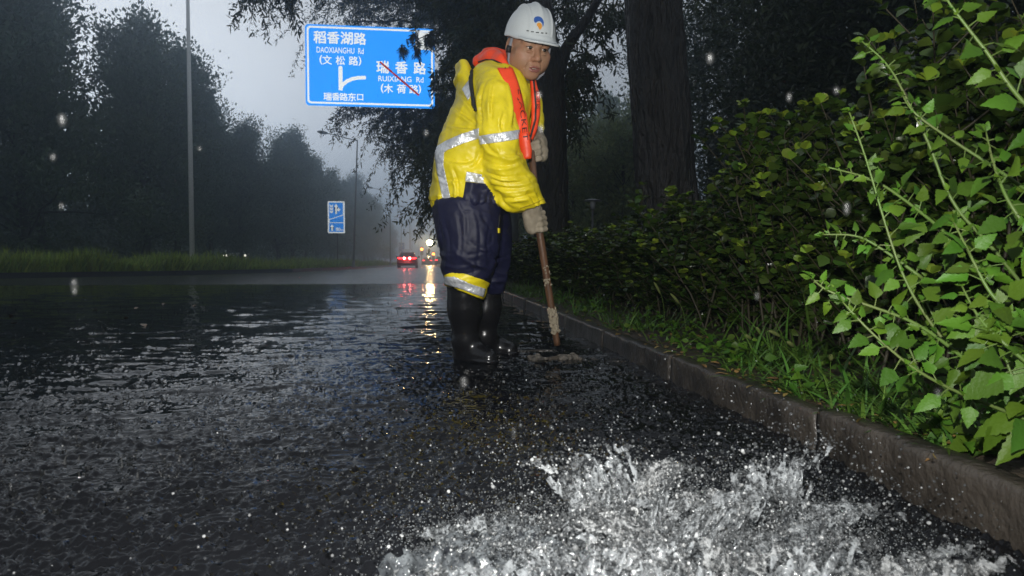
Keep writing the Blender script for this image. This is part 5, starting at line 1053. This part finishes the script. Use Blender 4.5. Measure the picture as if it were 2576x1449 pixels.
WEEDS = [([(2640, 1010), (2576, 980), (2418, 906), (2350, 828), (2277, 714), (2225, 560), (2180, 400), (2136, 281)], 'long weed stem curving from low right up to a tip below the dark wood', 1.06, 1.22, 17, .058),
         ([(2620, 780), (2496, 620), (2392, 516), (2340, 365), (2282, 250), (2236, 161), (2168, 104)], 'tallest leaning weed, its tip standing against the dark wood', 1.12, 1.28, 16, .052),
         ([(2640, 520), (2496, 417), (2413, 365), (2298, 287), (2270, 240)], 'thin weed stem slanting up to the left below the near park lamp', 1.12, 1.22, 9, .046),
         ([(2640, 330), (2540, 220), (2491, 141), (2444, 83), (2381, 0), (2350, -60)], 'weed stem leaving the top of the frame at the upper right', .98, 1.05, 9, .056),
         ([(2640, 1080), (2576, 1053), (2333, 957), (2197, 844), (2120, 760)], 'lowest weed stem stretching left above the kerb', .98, 1.12, 13, .060),
         ([(2460, 930), (2317, 815), (2190, 770), (2084, 735), (2040, 700)], 'weed branch pointing left over the dark hedge base', 1.08, 1.20, 11, .052),
         ([(2640, 860), (2500, 760), (2440, 640), (2400, 560)], 'broad leaved weed at the middle of the right edge', .95, 1.05, 12, .060),
         ([(2640, 640), (2540, 520), (2500, 420), (2480, 330)], 'broad leaved weed by the right edge below the bright hedge tips', 1.0, 1.1, 10, .058),
         ([(2640, 960), (2520, 860), (2460, 800), (2420, 720)], 'dense low weed with the largest lobed leaves, near the right edge', .92, 1.02, 12, .060),
         ([(2500, 1120), (2440, 1000), (2400, 900), (2330, 760)], 'upright weed rising from the kerb edge behind the lowest stem', 1.16, 1.26, 13, .056),
         ([(2380, 1090), (2330, 980), (2290, 880), (2250, 800)], 'short weed rising from the grass left of the upright one', 1.30, 1.36, 11, .055),
         ([(2640, 1060), (2570, 1000), (2530, 910), (2510, 820)], 'dark low weed in the bottom right corner above the kerb', .98, 1.05, 10, .062),
         ([(2320, 700), (2240, 640), (2160, 590), (2070, 590)], 'weed side shoot pointing left across the hedge', 1.2, 1.28, 9, .046),
         ([(2420, 620), (2300, 520), (2200, 450), (2080, 420)], 'weed side shoot with one large leaf hanging over the dark gap', 1.2, 1.26, 9, .052)]
for w in WEEDS: weed(*w)
# --- grass and litter along the kerb
m = 9000; gy = 1.15 * (11 / 1.15) ** (g.random(m) ** .9); gx = KX + .075 + np.abs(g.normal(size=m)) * .27; dn_ = vnoise(np.stack([gx * 3, gy * 3, 0 * gx], -1)); keep = g.random(m) < np.clip(.42 + 1.5 * dn_, .04, 1); gx, gy = gx[keep], gy[keep]; m = len(gx)
hh = g.uniform(.03, .21, m) * (.55 + .6 * g.random(m)) * np.clip(.55 + (gx - KX - .05) * 1.8, .5, 1.25); d = np.stack([g.normal(size=m) * .75 - .15, g.normal(size=m) * .7, np.ones(m) * .8], -1)
BL2 = (np.array([(0, .4, 0), (0, -.4, 0), (.25, .5, .02), (.25, -.5, .02), (.5, .46, .10), (.5, -.46, .10), (.75, .3, .24), (.75, -.3, .24), (1, 0, .45)]) * np.array([1, 1, -1]), [np.array([(0, 1, 3, 2), (2, 3, 5, 4), (4, 5, 7, 6)]), np.array([(6, 7, 8)])])
nr = np.stack([-d[:, 0], -d[:, 1], np.full(m, 1.2)], -1) + g.normal(size=(m, 3)) * .2
gr = MB().add(*inst(*BL2, np.stack([gx, gy, np.full(m, .10)], -1), d, nr, np.stack([hh * 1.15, .004 + .008 * g.random(m) * np.minimum(1, hh / .12), hh], -1)))
tag(gr.build('grass', M['grass'], smooth=True), kind='stuff')
m = 2600; wy = 1.15 * (9 / 1.15) ** g.random(m); wx = KX + .07 + np.abs(g.normal(size=m)) * .26; pt = vnoise(np.stack([wx * 4 + 9, wy * 4, 0 * wx], -1)); kp = g.random(m) < np.clip(.35 - 1.4 * pt, .03, 1); wx, wy = wx[kp], wy[kp]; m = len(wx); s = g.uniform(.014, .042, m)
gw = MB()
for q_ in range(4):
    mk = (np.arange(m) % 4) == q_; gw.add(*inst(*(GLS[q_] if q_ % 2 else HL), np.stack([wx, wy, .11 + g.random(m) * .07], -1)[mk], (rand_dirs(g, m) * np.array([1, 1, .4]))[mk], (np.array([-.2, -.3, 1.]) + g.normal(size=(m, 3)) * .4)[mk], np.stack([s, s * .8, s], -1)[mk]))
tag(gw.build('ground_weeds', M['weed_leaf']), kind='stuff')
M['foxtail'] = mat('foxtail seed head', (0.10, 0.12, 0.035), 0.7, 0.2, bump=.8, bscale=300, bdist=.004)
for k, (u, v, Y) in enumerate([(1884, 852, 2.5), (1908, 838, 2.45), (1952, 845, 2.4), (1990, 870, 2.25), (2010, 960, 2.0), (1655, 735, 3.6), (1700, 760, 3.3), (2090, 905, 1.9)]):
    p = np.array(at(u, v, Y)); b = np.array([p[0] + g.uniform(.0, .08), Y + .02, .09]); r = empty('foxtail_grass', tuple(b), 'foxtail grass with a nodding seed head at the kerb edge', 'grass', 'nodding foxtail grasses'); q = p - b; t = np.linspace(0, 1, 7)[:, None]
    c = np.array([0, 0, q[2] * 1.12]) * t * (2 - t) * .75 + q * t ** 2.2 * np.array([1, 1, .25]); MB().add(*tube(c, [.0016] * 6 + [.001], 4)).build('stalk', M['grass'], r)
    hd = c[-1] + (c[-1] - c[-3]) * np.linspace(-.6, .9, 6)[:, None] + np.array([0, 0, -.012]) * np.linspace(0, 1, 6)[:, None] ** 2; MB().add(*tube(hd, [.003, .006, .0075, .0075, .006, .002], 7)).build('seed_head', M['foxtail'], r)
m = 380; gy = 1.05 * (7 / 1.05) ** g.random(m); gx = KX + .01 + g.random(m) ** 1.6 * .5; s = g.uniform(.012, .04, m)
lt = MB().add(*inst(*HL, np.stack([gx, gy, np.full(m, .124)], -1), rand_dirs(g, m) * np.array([1, 1, .15]), np.array([0, 0, 1.]) + g.normal(size=(m, 3)) * .2, np.stack([s, s * .45, s], -1)))
tag(lt.build('fallen_leaves', M['dead_leaf']), kind='stuff')
# --- park lamps with mushroom shades
def park_lamp(u, v, Y, label, s=1.0):
    p = at(u, v, Y); r = empty('park_lamp', (p.x, Y, .1), label, 'park lamp', 'mushroom park lamps'); h = p.z - .1
    MB().add(*lathe([(.0, h), (.10 * s, h - .005), (.26 * s, h - .04 * s), (.30 * s, h - .07 * s), (.295 * s, h - .078 * s), (.12 * s, h - .085 * s), (.08 * s, h - .10 * s)], 28)).build('shade', M['steel'], r)
    MB().add(*lathe([(.10 * s, h - .085 * s), (.085 * s, h - .22 * s), (.07 * s, h - .34 * s), (.0, h - .34 * s)], 20)).build('diffuser', M['diffuser'], r)
    MB().add(*tube([(0, 0, -.05), (0, 0, h - .33 * s)], [.045 * s, .04 * s], 12)).build('pole', M['steel_dark'], r)
M['diffuser'] = mat('frosted lamp body', (0.26, 0.27, 0.29), 0.4, 0.4)
park_lamp(2291, 97, 5.6, 'near mushroom park lamp standing in the dark wood above the weeds', .48); park_lamp(1491, 500, 12.5, 'small far park lamp seen between the two big trunks', .55)
# --- storm drain at the shovel foot
M['foam'] = mat('muddy foam', (0.13, 0.115, 0.095), 0.5, 0.3, var=(.03, .028, .025), vscale=35, bump=1.0, bscale=70, bdist=.012)
dr = empty('storm_drain', (.60, 3.18, 0), 'storm drain grate beside the kerb where the shovel digs', 'drain')
mb = MB(); x0, x1, y0, y1 = -.20, .285, -.16, .30
for b_ in ((x0, x1, y0, y0 + .04), (x0, x1, y1 - .04, y1), (x0, x0 + .04, y0 + .04, y1 - .04), (x1 - .04, x1, y0 + .04, y1 - .04)): mb.add(*box(b_[0], b_[1], b_[2], b_[3], -.02, .022))
mb.build('drain_frame', M['concrete'], dr, False); mb = MB()
for k in range(7): mb.add(*box(x0 + .05 + k * .06, x0 + .075 + k * .06, y0 + .04, y1 - .04, -.02, .018))
mb.build('grate_bars', M['iron'], dr, False); mb = MB()
for k in range(18):
    u = (.10 + .20 * g.random()) if k % 2 else (.40 + .20 * g.random()); x = x0 + .0 + u * .47; y = y0 + .06 + g.normal() * .012 + (.10 if k % 5 == 0 else 0); V, F = lathe([(max(1e-4, math.sin(t)), -math.cos(t)) for t in np.linspace(0, math.pi, 6)], 8); mb.add(V * np.array([g.uniform(.012, .04), g.uniform(.008, .018), g.uniform(.006, .020)]) + np.array([x, y, .03]), F)
mb.build('foam_line', M['foam'], dr); dr.children[-1]['kind'] = 'stuff'
# ================================================================== SPLASHES AND RAIN
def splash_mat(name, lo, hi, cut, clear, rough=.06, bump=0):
    """drops of water: mostly clear, a few coloured pale to stand in for flash glints"""
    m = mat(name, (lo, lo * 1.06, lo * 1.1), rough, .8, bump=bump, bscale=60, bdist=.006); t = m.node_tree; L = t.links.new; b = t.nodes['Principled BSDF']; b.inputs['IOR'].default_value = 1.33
    ge = t.nodes.new('ShaderNodeNewGeometry'); cr = t.nodes.new('ShaderNodeValToRGB'); cr.color_ramp.elements[0].position = cut; cr.color_ramp.elements[0].color = (lo, lo * 1.06, lo * 1.1, 1); cr.color_ramp.elements[1].position = 1.0; cr.color_ramp.elements[1].color = (hi, hi * 1.02, hi * 1.02, 1)  # glints painted into the base colour of a random few pieces
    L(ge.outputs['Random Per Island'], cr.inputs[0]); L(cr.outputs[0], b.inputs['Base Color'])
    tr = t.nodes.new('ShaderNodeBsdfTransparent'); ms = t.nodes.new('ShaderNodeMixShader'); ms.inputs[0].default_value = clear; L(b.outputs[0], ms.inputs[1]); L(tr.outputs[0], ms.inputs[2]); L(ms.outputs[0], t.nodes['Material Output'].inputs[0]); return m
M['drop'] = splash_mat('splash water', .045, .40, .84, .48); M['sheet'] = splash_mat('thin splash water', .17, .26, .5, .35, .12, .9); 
t = M['sheet'].node_tree; nz = t.nodes.new('ShaderNodeTexNoise'); nz.inputs['Scale'].default_value = 1; nz.inputs['Detail'].default_value = 6; nz.inputs['Distortion'].default_value = 1.2; mp = t.nodes.new('ShaderNodeMapping'); mp.inputs['Scale'].default_value = (75, 60, 17); tc = t.nodes.new('ShaderNodeTexCoord'); mr = t.nodes.new('ShaderNodeMapRange')
mr.inputs['From Min'].default_value = .40; mr.inputs['From Max'].default_value = .62; mr.inputs['To Min'].default_value = .95; mr.inputs['To Max'].default_value = .05; t.links.new(tc.outputs['Object'], mp.inputs[0]); t.links.new(mp.outputs[0], nz.inputs['Vector']); t.links.new(nz.outputs['Fac'], mr.inputs['Value']); t.links.new(mr.outputs[0], [n for n in t.nodes if n.type == 'MIX_SHADER'][0].inputs[0])
M['rain_drop'] = splash_mat('rain splash', .018, .14, .8, .45)
g = np.random.default_rng(77)
t_ = (1 + 5 ** .5) / 2
ICO = np.array([(-1, t_, 0), (1, t_, 0), (-1, -t_, 0), (1, -t_, 0), (0, -1, t_), (0, 1, t_), (0, -1, -t_), (0, 1, -t_), (t_, 0, -1), (t_, 0, 1), (-t_, 0, -1), (-t_, 0, 1)]) / math.hypot(1, t_)
ICF = np.array([(0, 11, 5), (0, 5, 1), (0, 1, 7), (0, 7, 10), (0, 10, 11), (1, 5, 9), (5, 11, 4), (11, 10, 2), (10, 7, 6), (7, 1, 8), (3, 9, 4), (3, 4, 2), (3, 2, 6), (3, 6, 8), (3, 8, 9), (4, 9, 5), (2, 4, 11), (6, 2, 10), (8, 6, 7), (9, 8, 1)])
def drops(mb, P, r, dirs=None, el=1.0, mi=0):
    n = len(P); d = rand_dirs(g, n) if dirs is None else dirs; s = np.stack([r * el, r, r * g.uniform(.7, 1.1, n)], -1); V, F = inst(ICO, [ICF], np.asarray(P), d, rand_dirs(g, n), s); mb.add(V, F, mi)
sp = MB()
# jets thrown up where the gushing water hits: (foot x, y), launch velocity, droplets, spread
JETS = [((.30, 1.02), (-.62, .30, 1.75), 900, .16), ((.34, 1.02), (-.35, .25, 1.55), 800, .2), ((.28, .98), (-.9, .2, 1.35), 700, .22), ((.50, 1.0), (.42, .30, 1.75), 900, .2), ((.48, 1.0), (.25, .45, 1.6), 800, .22), ((.55, .98), (.75, .2, 1.4), 800, .25), ((.40, 1.0), (0, .4, 1.5), 700, .3),
        ((.10, .95), (-.8, .25, 1.0), 600, .25), ((.02, 1.0), (-.5, .2, 1.0), 450, .25), ((.62, .95), (.5, .1, 1.2), 700, .3), ((.42, .85), (.1, .1, 1.2), 900, .35), ((.30, .85), (-.2, .1, 1.1), 700, .35), ((.60, .85), (.3, .1, 1.1), 700, .35)]
for (fx, fy), v, n, sd_ in JETS:
    tm = g.random(n) ** .8 * .30; vel = np.array(v) * g.uniform(.55, 1.08, n)[:, None] + g.normal(size=(n, 3)) * sd_ * np.array([1, .7, .8])
    p = np.array([fx, fy, .03]) + g.normal(size=(n, 3)) * np.array([.04, .03, .01]) + vel * tm[:, None] + np.array([0, 0, -4.9]) * (tm ** 2)[:, None]; ok = (p[:, 2] > .02) & (p[:, 0] < KX + .1) & (p[:, 1] > .42); p = p[ok]; r = g.uniform(.0008, .0024, len(p)) * (.6 + 1.2 * g.random(len(p)) ** 4)
    drops(sp, p, r)
# froth: a thick layer of beads riding on the boiling water
n = 20000; px_ = g.normal(.34, .26, n); py_ = .62 + (g.random(n) ** 1.2) * .95; c = churn(px_, py_); ok = (px_ < KX) & (px_ > -.4) & (g.random(n) < c ** 1.1 + .02); px_, py_, c = px_[ok], py_[ok], c[ok]
pz = base + water_h(px_, py_) + np.abs(g.normal(size=len(px_))) * .028 * c + g.exponential(.016, len(px_)) * c; drops(sp, np.stack([px_, py_, pz], -1), g.uniform(.0009, .0026, len(px_)) * (.5 + 1.2 * g.random(len(px_)) ** 4))
# stray beads all round
n = 1500; px_ = g.normal(.2, .42, n); py_ = np.abs(g.normal(1.25, .38, n)); ok = (px_ < KX) & (py_ > .6); px_, py_ = px_[ok], py_[ok]; drops(sp, np.stack([px_, py_, base + .008 + g.exponential(.035, len(px_))], -1), g.uniform(.0010, .0028, len(px_)))
# torn sheets of water
def water_sheet(foot, v0, v1, tmax, seed, w=.05):
    q = np.random.default_rng(seed); nu, nv = 46, 60; tt = np.linspace(.02, tmax, nv)[None, :]; ww = np.linspace(0, 1, nu)[:, None]; vel = np.array(v0)[None] * (1 - ww) + np.array(v1)[None] * ww
    p = np.array([foot[0], foot[1], .02]) + np.stack([(ww - .5) * w + 0 * tt, 0 * ww * tt, 0 * ww * tt], -1) + vel[:, None] * tt[..., None] + np.array([0, 0, -4.9]) * (tt ** 2)[..., None]
    k = np.stack([ww * 11 + 0 * tt, tt * 26 + 0 * ww, 0 * ww * tt + seed], -1); p += (fbm(k * 1.3, 4) * .030)[..., None] * np.array([.4, 1, .5]); hole = fbm(k * np.array([2.2, 1.1, 1]) + 20, 4) + .52 - .95 * (tt / tmax) ** 1.4 - .30 * np.abs(ww - .5)
    i = np.arange(nu - 1)[:, None] * nv + np.arange(nv - 1)[None]; F = np.stack([i, i + nv, i + nv + 1, i + 1], -1).reshape(-1, 4); h = hole.ravel()[F].mean(1) > 0; V = p.reshape(-1, 3); Fk = F[h]
    if len(Fk): us = np.unique(Fk); mp = np.full(len(V), -1); mp[us] = np.arange(len(us)); sp.add(V[us], mp[Fk], 1)
    rim = V[F[~h & (g.random(len(F)) < .16)][:, 0]]; drops(sp, rim + g.normal(size=rim.shape) * .004, g.uniform(.001, .003, len(rim)))
for a in [((.31, 1.02), (-.75, .3, 1.55), (-.30, .35, 1.75), .20, 1, .11), ((.36, 1.02), (-.45, .3, 1.35), (.0, .4, 1.3), .20, 2, .11), ((.52, 1.0), (.15, .4, 1.45), (.55, .3, 1.75), .21, 3, .11), ((.56, .98), (.5, .2, 1.2), (.9, .1, 1.1), .20, 4, .11), ((.14, .95), (-.55, .2, .85), (-.2, .3, .95), .15, 5, .11), ((.42, .82), (-.2, .2, 1.0), (.25, .2, 1.1), .18, 6, .11), ((.62, .80), (0, .2, .9), (.4, .2, 1.0), .17, 7, .11), ((.25, .80), (-.4, .2, .9), (0, .2, 1.0), .17, 8, .11)]: water_sheet(*a)
for k in range(26):
    fx = g.normal(.36, .06); fy = g.uniform(.86, 1.02); an = (1 if k % 2 else -1) * g.uniform(.25, 1.1); sp_ = g.uniform(1.2, 1.9); vx = an * .9 * sp_ * .6; water_sheet((fx, fy), (vx - .06, g.uniform(.1, .5), sp_ * (1 - .28 * abs(an))), (vx + .06, g.uniform(.1, .5), sp_ * (1 - .28 * abs(an))), g.uniform(.16, .26), 200 + k, g.uniform(.012, .03))
for k in range(46):
    fx = g.normal(.36, .17); fy = g.uniform(.70, 1.06); fx = max(fx, .10); vx = max(-.45, (fx - .36) * 1.8 + g.normal() * .35); vz = g.uniform(.45, 1.25) * (1.2 - 1.3 * abs(fx - .36)); a = g.uniform(.15, .5); water_sheet((fx, fy), (vx - a, g.uniform(0, .4), vz), (vx + a, g.uniform(0, .4), vz * g.uniform(.8, 1.2)), g.uniform(.10, .20), 10 + k, g.uniform(.05, .15))
OCT = np.array([(1, 0, 0), (-1, 0, 0), (0, 1, 0), (0, -1, 0), (0, 0, 1), (0, 0, -1.)]); OCF = np.array([(0, 2, 4), (2, 1, 4), (1, 3, 4), (3, 0, 4), (2, 0, 5), (1, 2, 5), (3, 1, 5), (0, 3, 5)])
n = 64000; mx_ = g.normal(.33, .30, n); my_ = .58 + g.random(n) ** 1.1 * .62; cm = np.clip(churn(mx_, my_ + .05) * 1.2, 0, 1) * np.clip(.35 + 1.1 * fbm(np.stack([mx_ * 9, my_ * 9, 0 * mx_ + 4], -1), 4) * 1.6, .04, 1); ok = (g.random(n) < cm) & (mx_ < KX); mx_, my_, cm = mx_[ok], my_[ok], cm[ok]      # the finest spray, too small to see drop by drop
mz = base + water_h(mx_, my_) + g.exponential(.030, len(mx_)) * (.4 + churn(mx_, my_)); rr_ = g.uniform(.0004, .0010, len(mx_)); V, F = inst(OCT, [OCF], np.stack([mx_, my_, mz], -1), rand_dirs(g, len(mx_)), rand_dirs(g, len(mx_)), np.stack([rr_ * 1.6, rr_, rr_], -1)); sp.add(V, F, 2)
M['spray'] = mat('fine spray', (.12, .13, .135), .3, .5)
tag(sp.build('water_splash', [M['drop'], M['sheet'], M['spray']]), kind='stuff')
# --- rain striking the flooded road: little crowns, spikes and beads
rn = MB(); n = 4600; cy_ = 1.25 * (26 / 1.25) ** g.random(n); cx_ = -(.85 * cy_) + g.random(n) * (KX + .85 * cy_); ok = cx_ < KX - .02; cx_, cy_ = cx_[ok], cy_[ok]
for k in range(len(cx_)):
    h = g.uniform(.006, .020) * (1.6 if g.random() < .12 else .8); c = np.array([cx_[k], cy_[k], .016])
    if cy_[k] < 5 and g.random() < .5:
        mcr = g.integers(5, 9); a = np.arange(mcr) * 6.28 / mcr + g.random(); d = np.stack([np.cos(a) * .55, np.sin(a) * .55, np.ones(mcr)], -1)
        for q in range(mcr): l = h * g.uniform(.35, .9); rn.add(*tube([c + d[q] * [.006, .006, 0], c + d[q] * l * .6 + [0, 0, .001], c + d[q] * l], [.0022, .0012, .0006], 4, False))
        tips = c + d * h * g.uniform(.8, 1.5, mcr)[:, None]; drops(rn, tips, g.uniform(.0010, .0024, mcr))
    else:
        rn.add(*tube([c, c + [0, 0, h * .5], c + [g.normal() * .003, 0, h]], [.0045, .0020, .0012], 5, False)); drops(rn, c[None] + np.array([[0, 0, h * 1.2]]) + g.normal(size=(1, 3)) * .003, np.array([.0022 + .0004 * cy_[k] * .4]))
tag(rn.build('rain_splashes', M['rain_drop']), kind='stuff')
# --- raindrops caught by the flash close to the lens
M['raindrop'] = splash_mat('falling raindrop', .013, .028, .1, .90, .25)
RD = [(156, 302, 17, 26, 'upper left, the larger of two above the verge'), (133, 396, 11, 15, 'second, below the largest on the left'), (155, 519, 9, 13, 'low on the left above the grass'), (187, 722, 13, 34, 'over the far left water'), (1786, 147, 16, 25, 'brightest one, right of the thick trunk'), (1985, 245, 11, 22, 'before the dark wood, upper of three'), (2104, 228, 13, 18, 'left of the near park lamp'), (1356, 240, 12, 18, 'beside the orange vest'),
      (1361, 325, 11, 20, 'beside the far glove'), (2130, 525, 16, 32, 'in front of the weed leaves'), (1904, 745, 9, 18, 'low before the dark hedge'), (2359, 990, 18, 26, 'in front of the lowest weed'), (1167, 962, 18, 26, 'in front of the near boot, over the water'), (1292, 1090, 11, 24, 'above the splash'), (1072, 335, 9, 12, 'beside the yellow jacket'), (502, 374, 7, 9, 'right of the tall pole')]
for u, v, rx, rz_, lab in RD:
    p = np.array(at(u, v, .36)); s = .36 / 1717 * .60; tt = np.linspace(0, math.pi, 12); V, F = lathe([(max(1e-5, math.sin(a) * (1 - .12 * math.cos(a))), -math.cos(a)) for a in tt], 18); V = V * np.array([rx * s, rx * s, rz_ * s])
    o = MB().add(V, F).build('raindrop', M['raindrop']); o.location = tuple(p); tag(o, 'blurred raindrop near the lens, ' + lab, 'raindrop', 'raindrops near the lens')
ra = MB(); n = 420; yy = 1.4 + g.random(n) ** 1.3 * 9; P = np.stack([(g.random(n) - .5) * 1.7 * yy + .12 * yy, yy, .1 + g.random(n) * yy * .5], -1); s = g.uniform(.0006, .0011, n)
V, F = inst(ICO, [ICF], P, np.tile([[0.04, 0, -1.]], (n, 1)), rand_dirs(g, n), np.stack([s * 7, s * .8, s * .8], -1)); ra.add(V, F); tag(ra.build('rain', M['raindrop']), kind='stuff')
# --- yellow leaves floating on the flooded road
for k, (u, v) in enumerate([(30, 812), (45, 790), (230, 778), (350, 775), (320, 800), (355, 818), (500, 770), (420, 765), (620, 738), (960, 655)]):
    if k == 9: continue
    Y = HC * 1717 / (v - 661); p = at(u, v, Y); s = .06 + .02 * g.random(); V, F = inst(*HL, np.array([[0, 0, 0.]]), np.array([[1, .2, 0.]]), np.array([[0, 0, 1.]]), np.array([[s, s * .6, s]]))
    o = MB().add(V, F).build('floating_leaf', M['dead_leaf']); o.location = (p.x, Y, .034); o.rotation_euler.z = g.random() * 6
    tag(o, 'orange leaf afloat alone far out on the wet road' if k == 8 else 'yellow leaf floating on the dark water in the left lane', 'leaf', 'yellow leaves afloat on the road')
# ================================================================== RAINY AIR
v, f = box(-122, 122, -12, 422, -1.2, 32)
hz = MB().add(v, f).build('haze', None, None, False); tag(hz, kind='stuff')
hm = bpy.data.materials.new('rain haze'); hm.use_nodes = True; t = hm.node_tree; t.nodes.clear()
vo = t.nodes.new('ShaderNodeVolumePrincipled'); oo = t.nodes.new('ShaderNodeOutputMaterial'); t.links.new(vo.outputs[0], oo.inputs['Volume'])
vo.inputs['Color'].default_value = (0.66, 0.82, 1.0, 1); vo.inputs['Density'].default_value = 0.0070; vo.inputs['Anisotropy'].default_value = 0.86
hz.data.materials.append(hm)
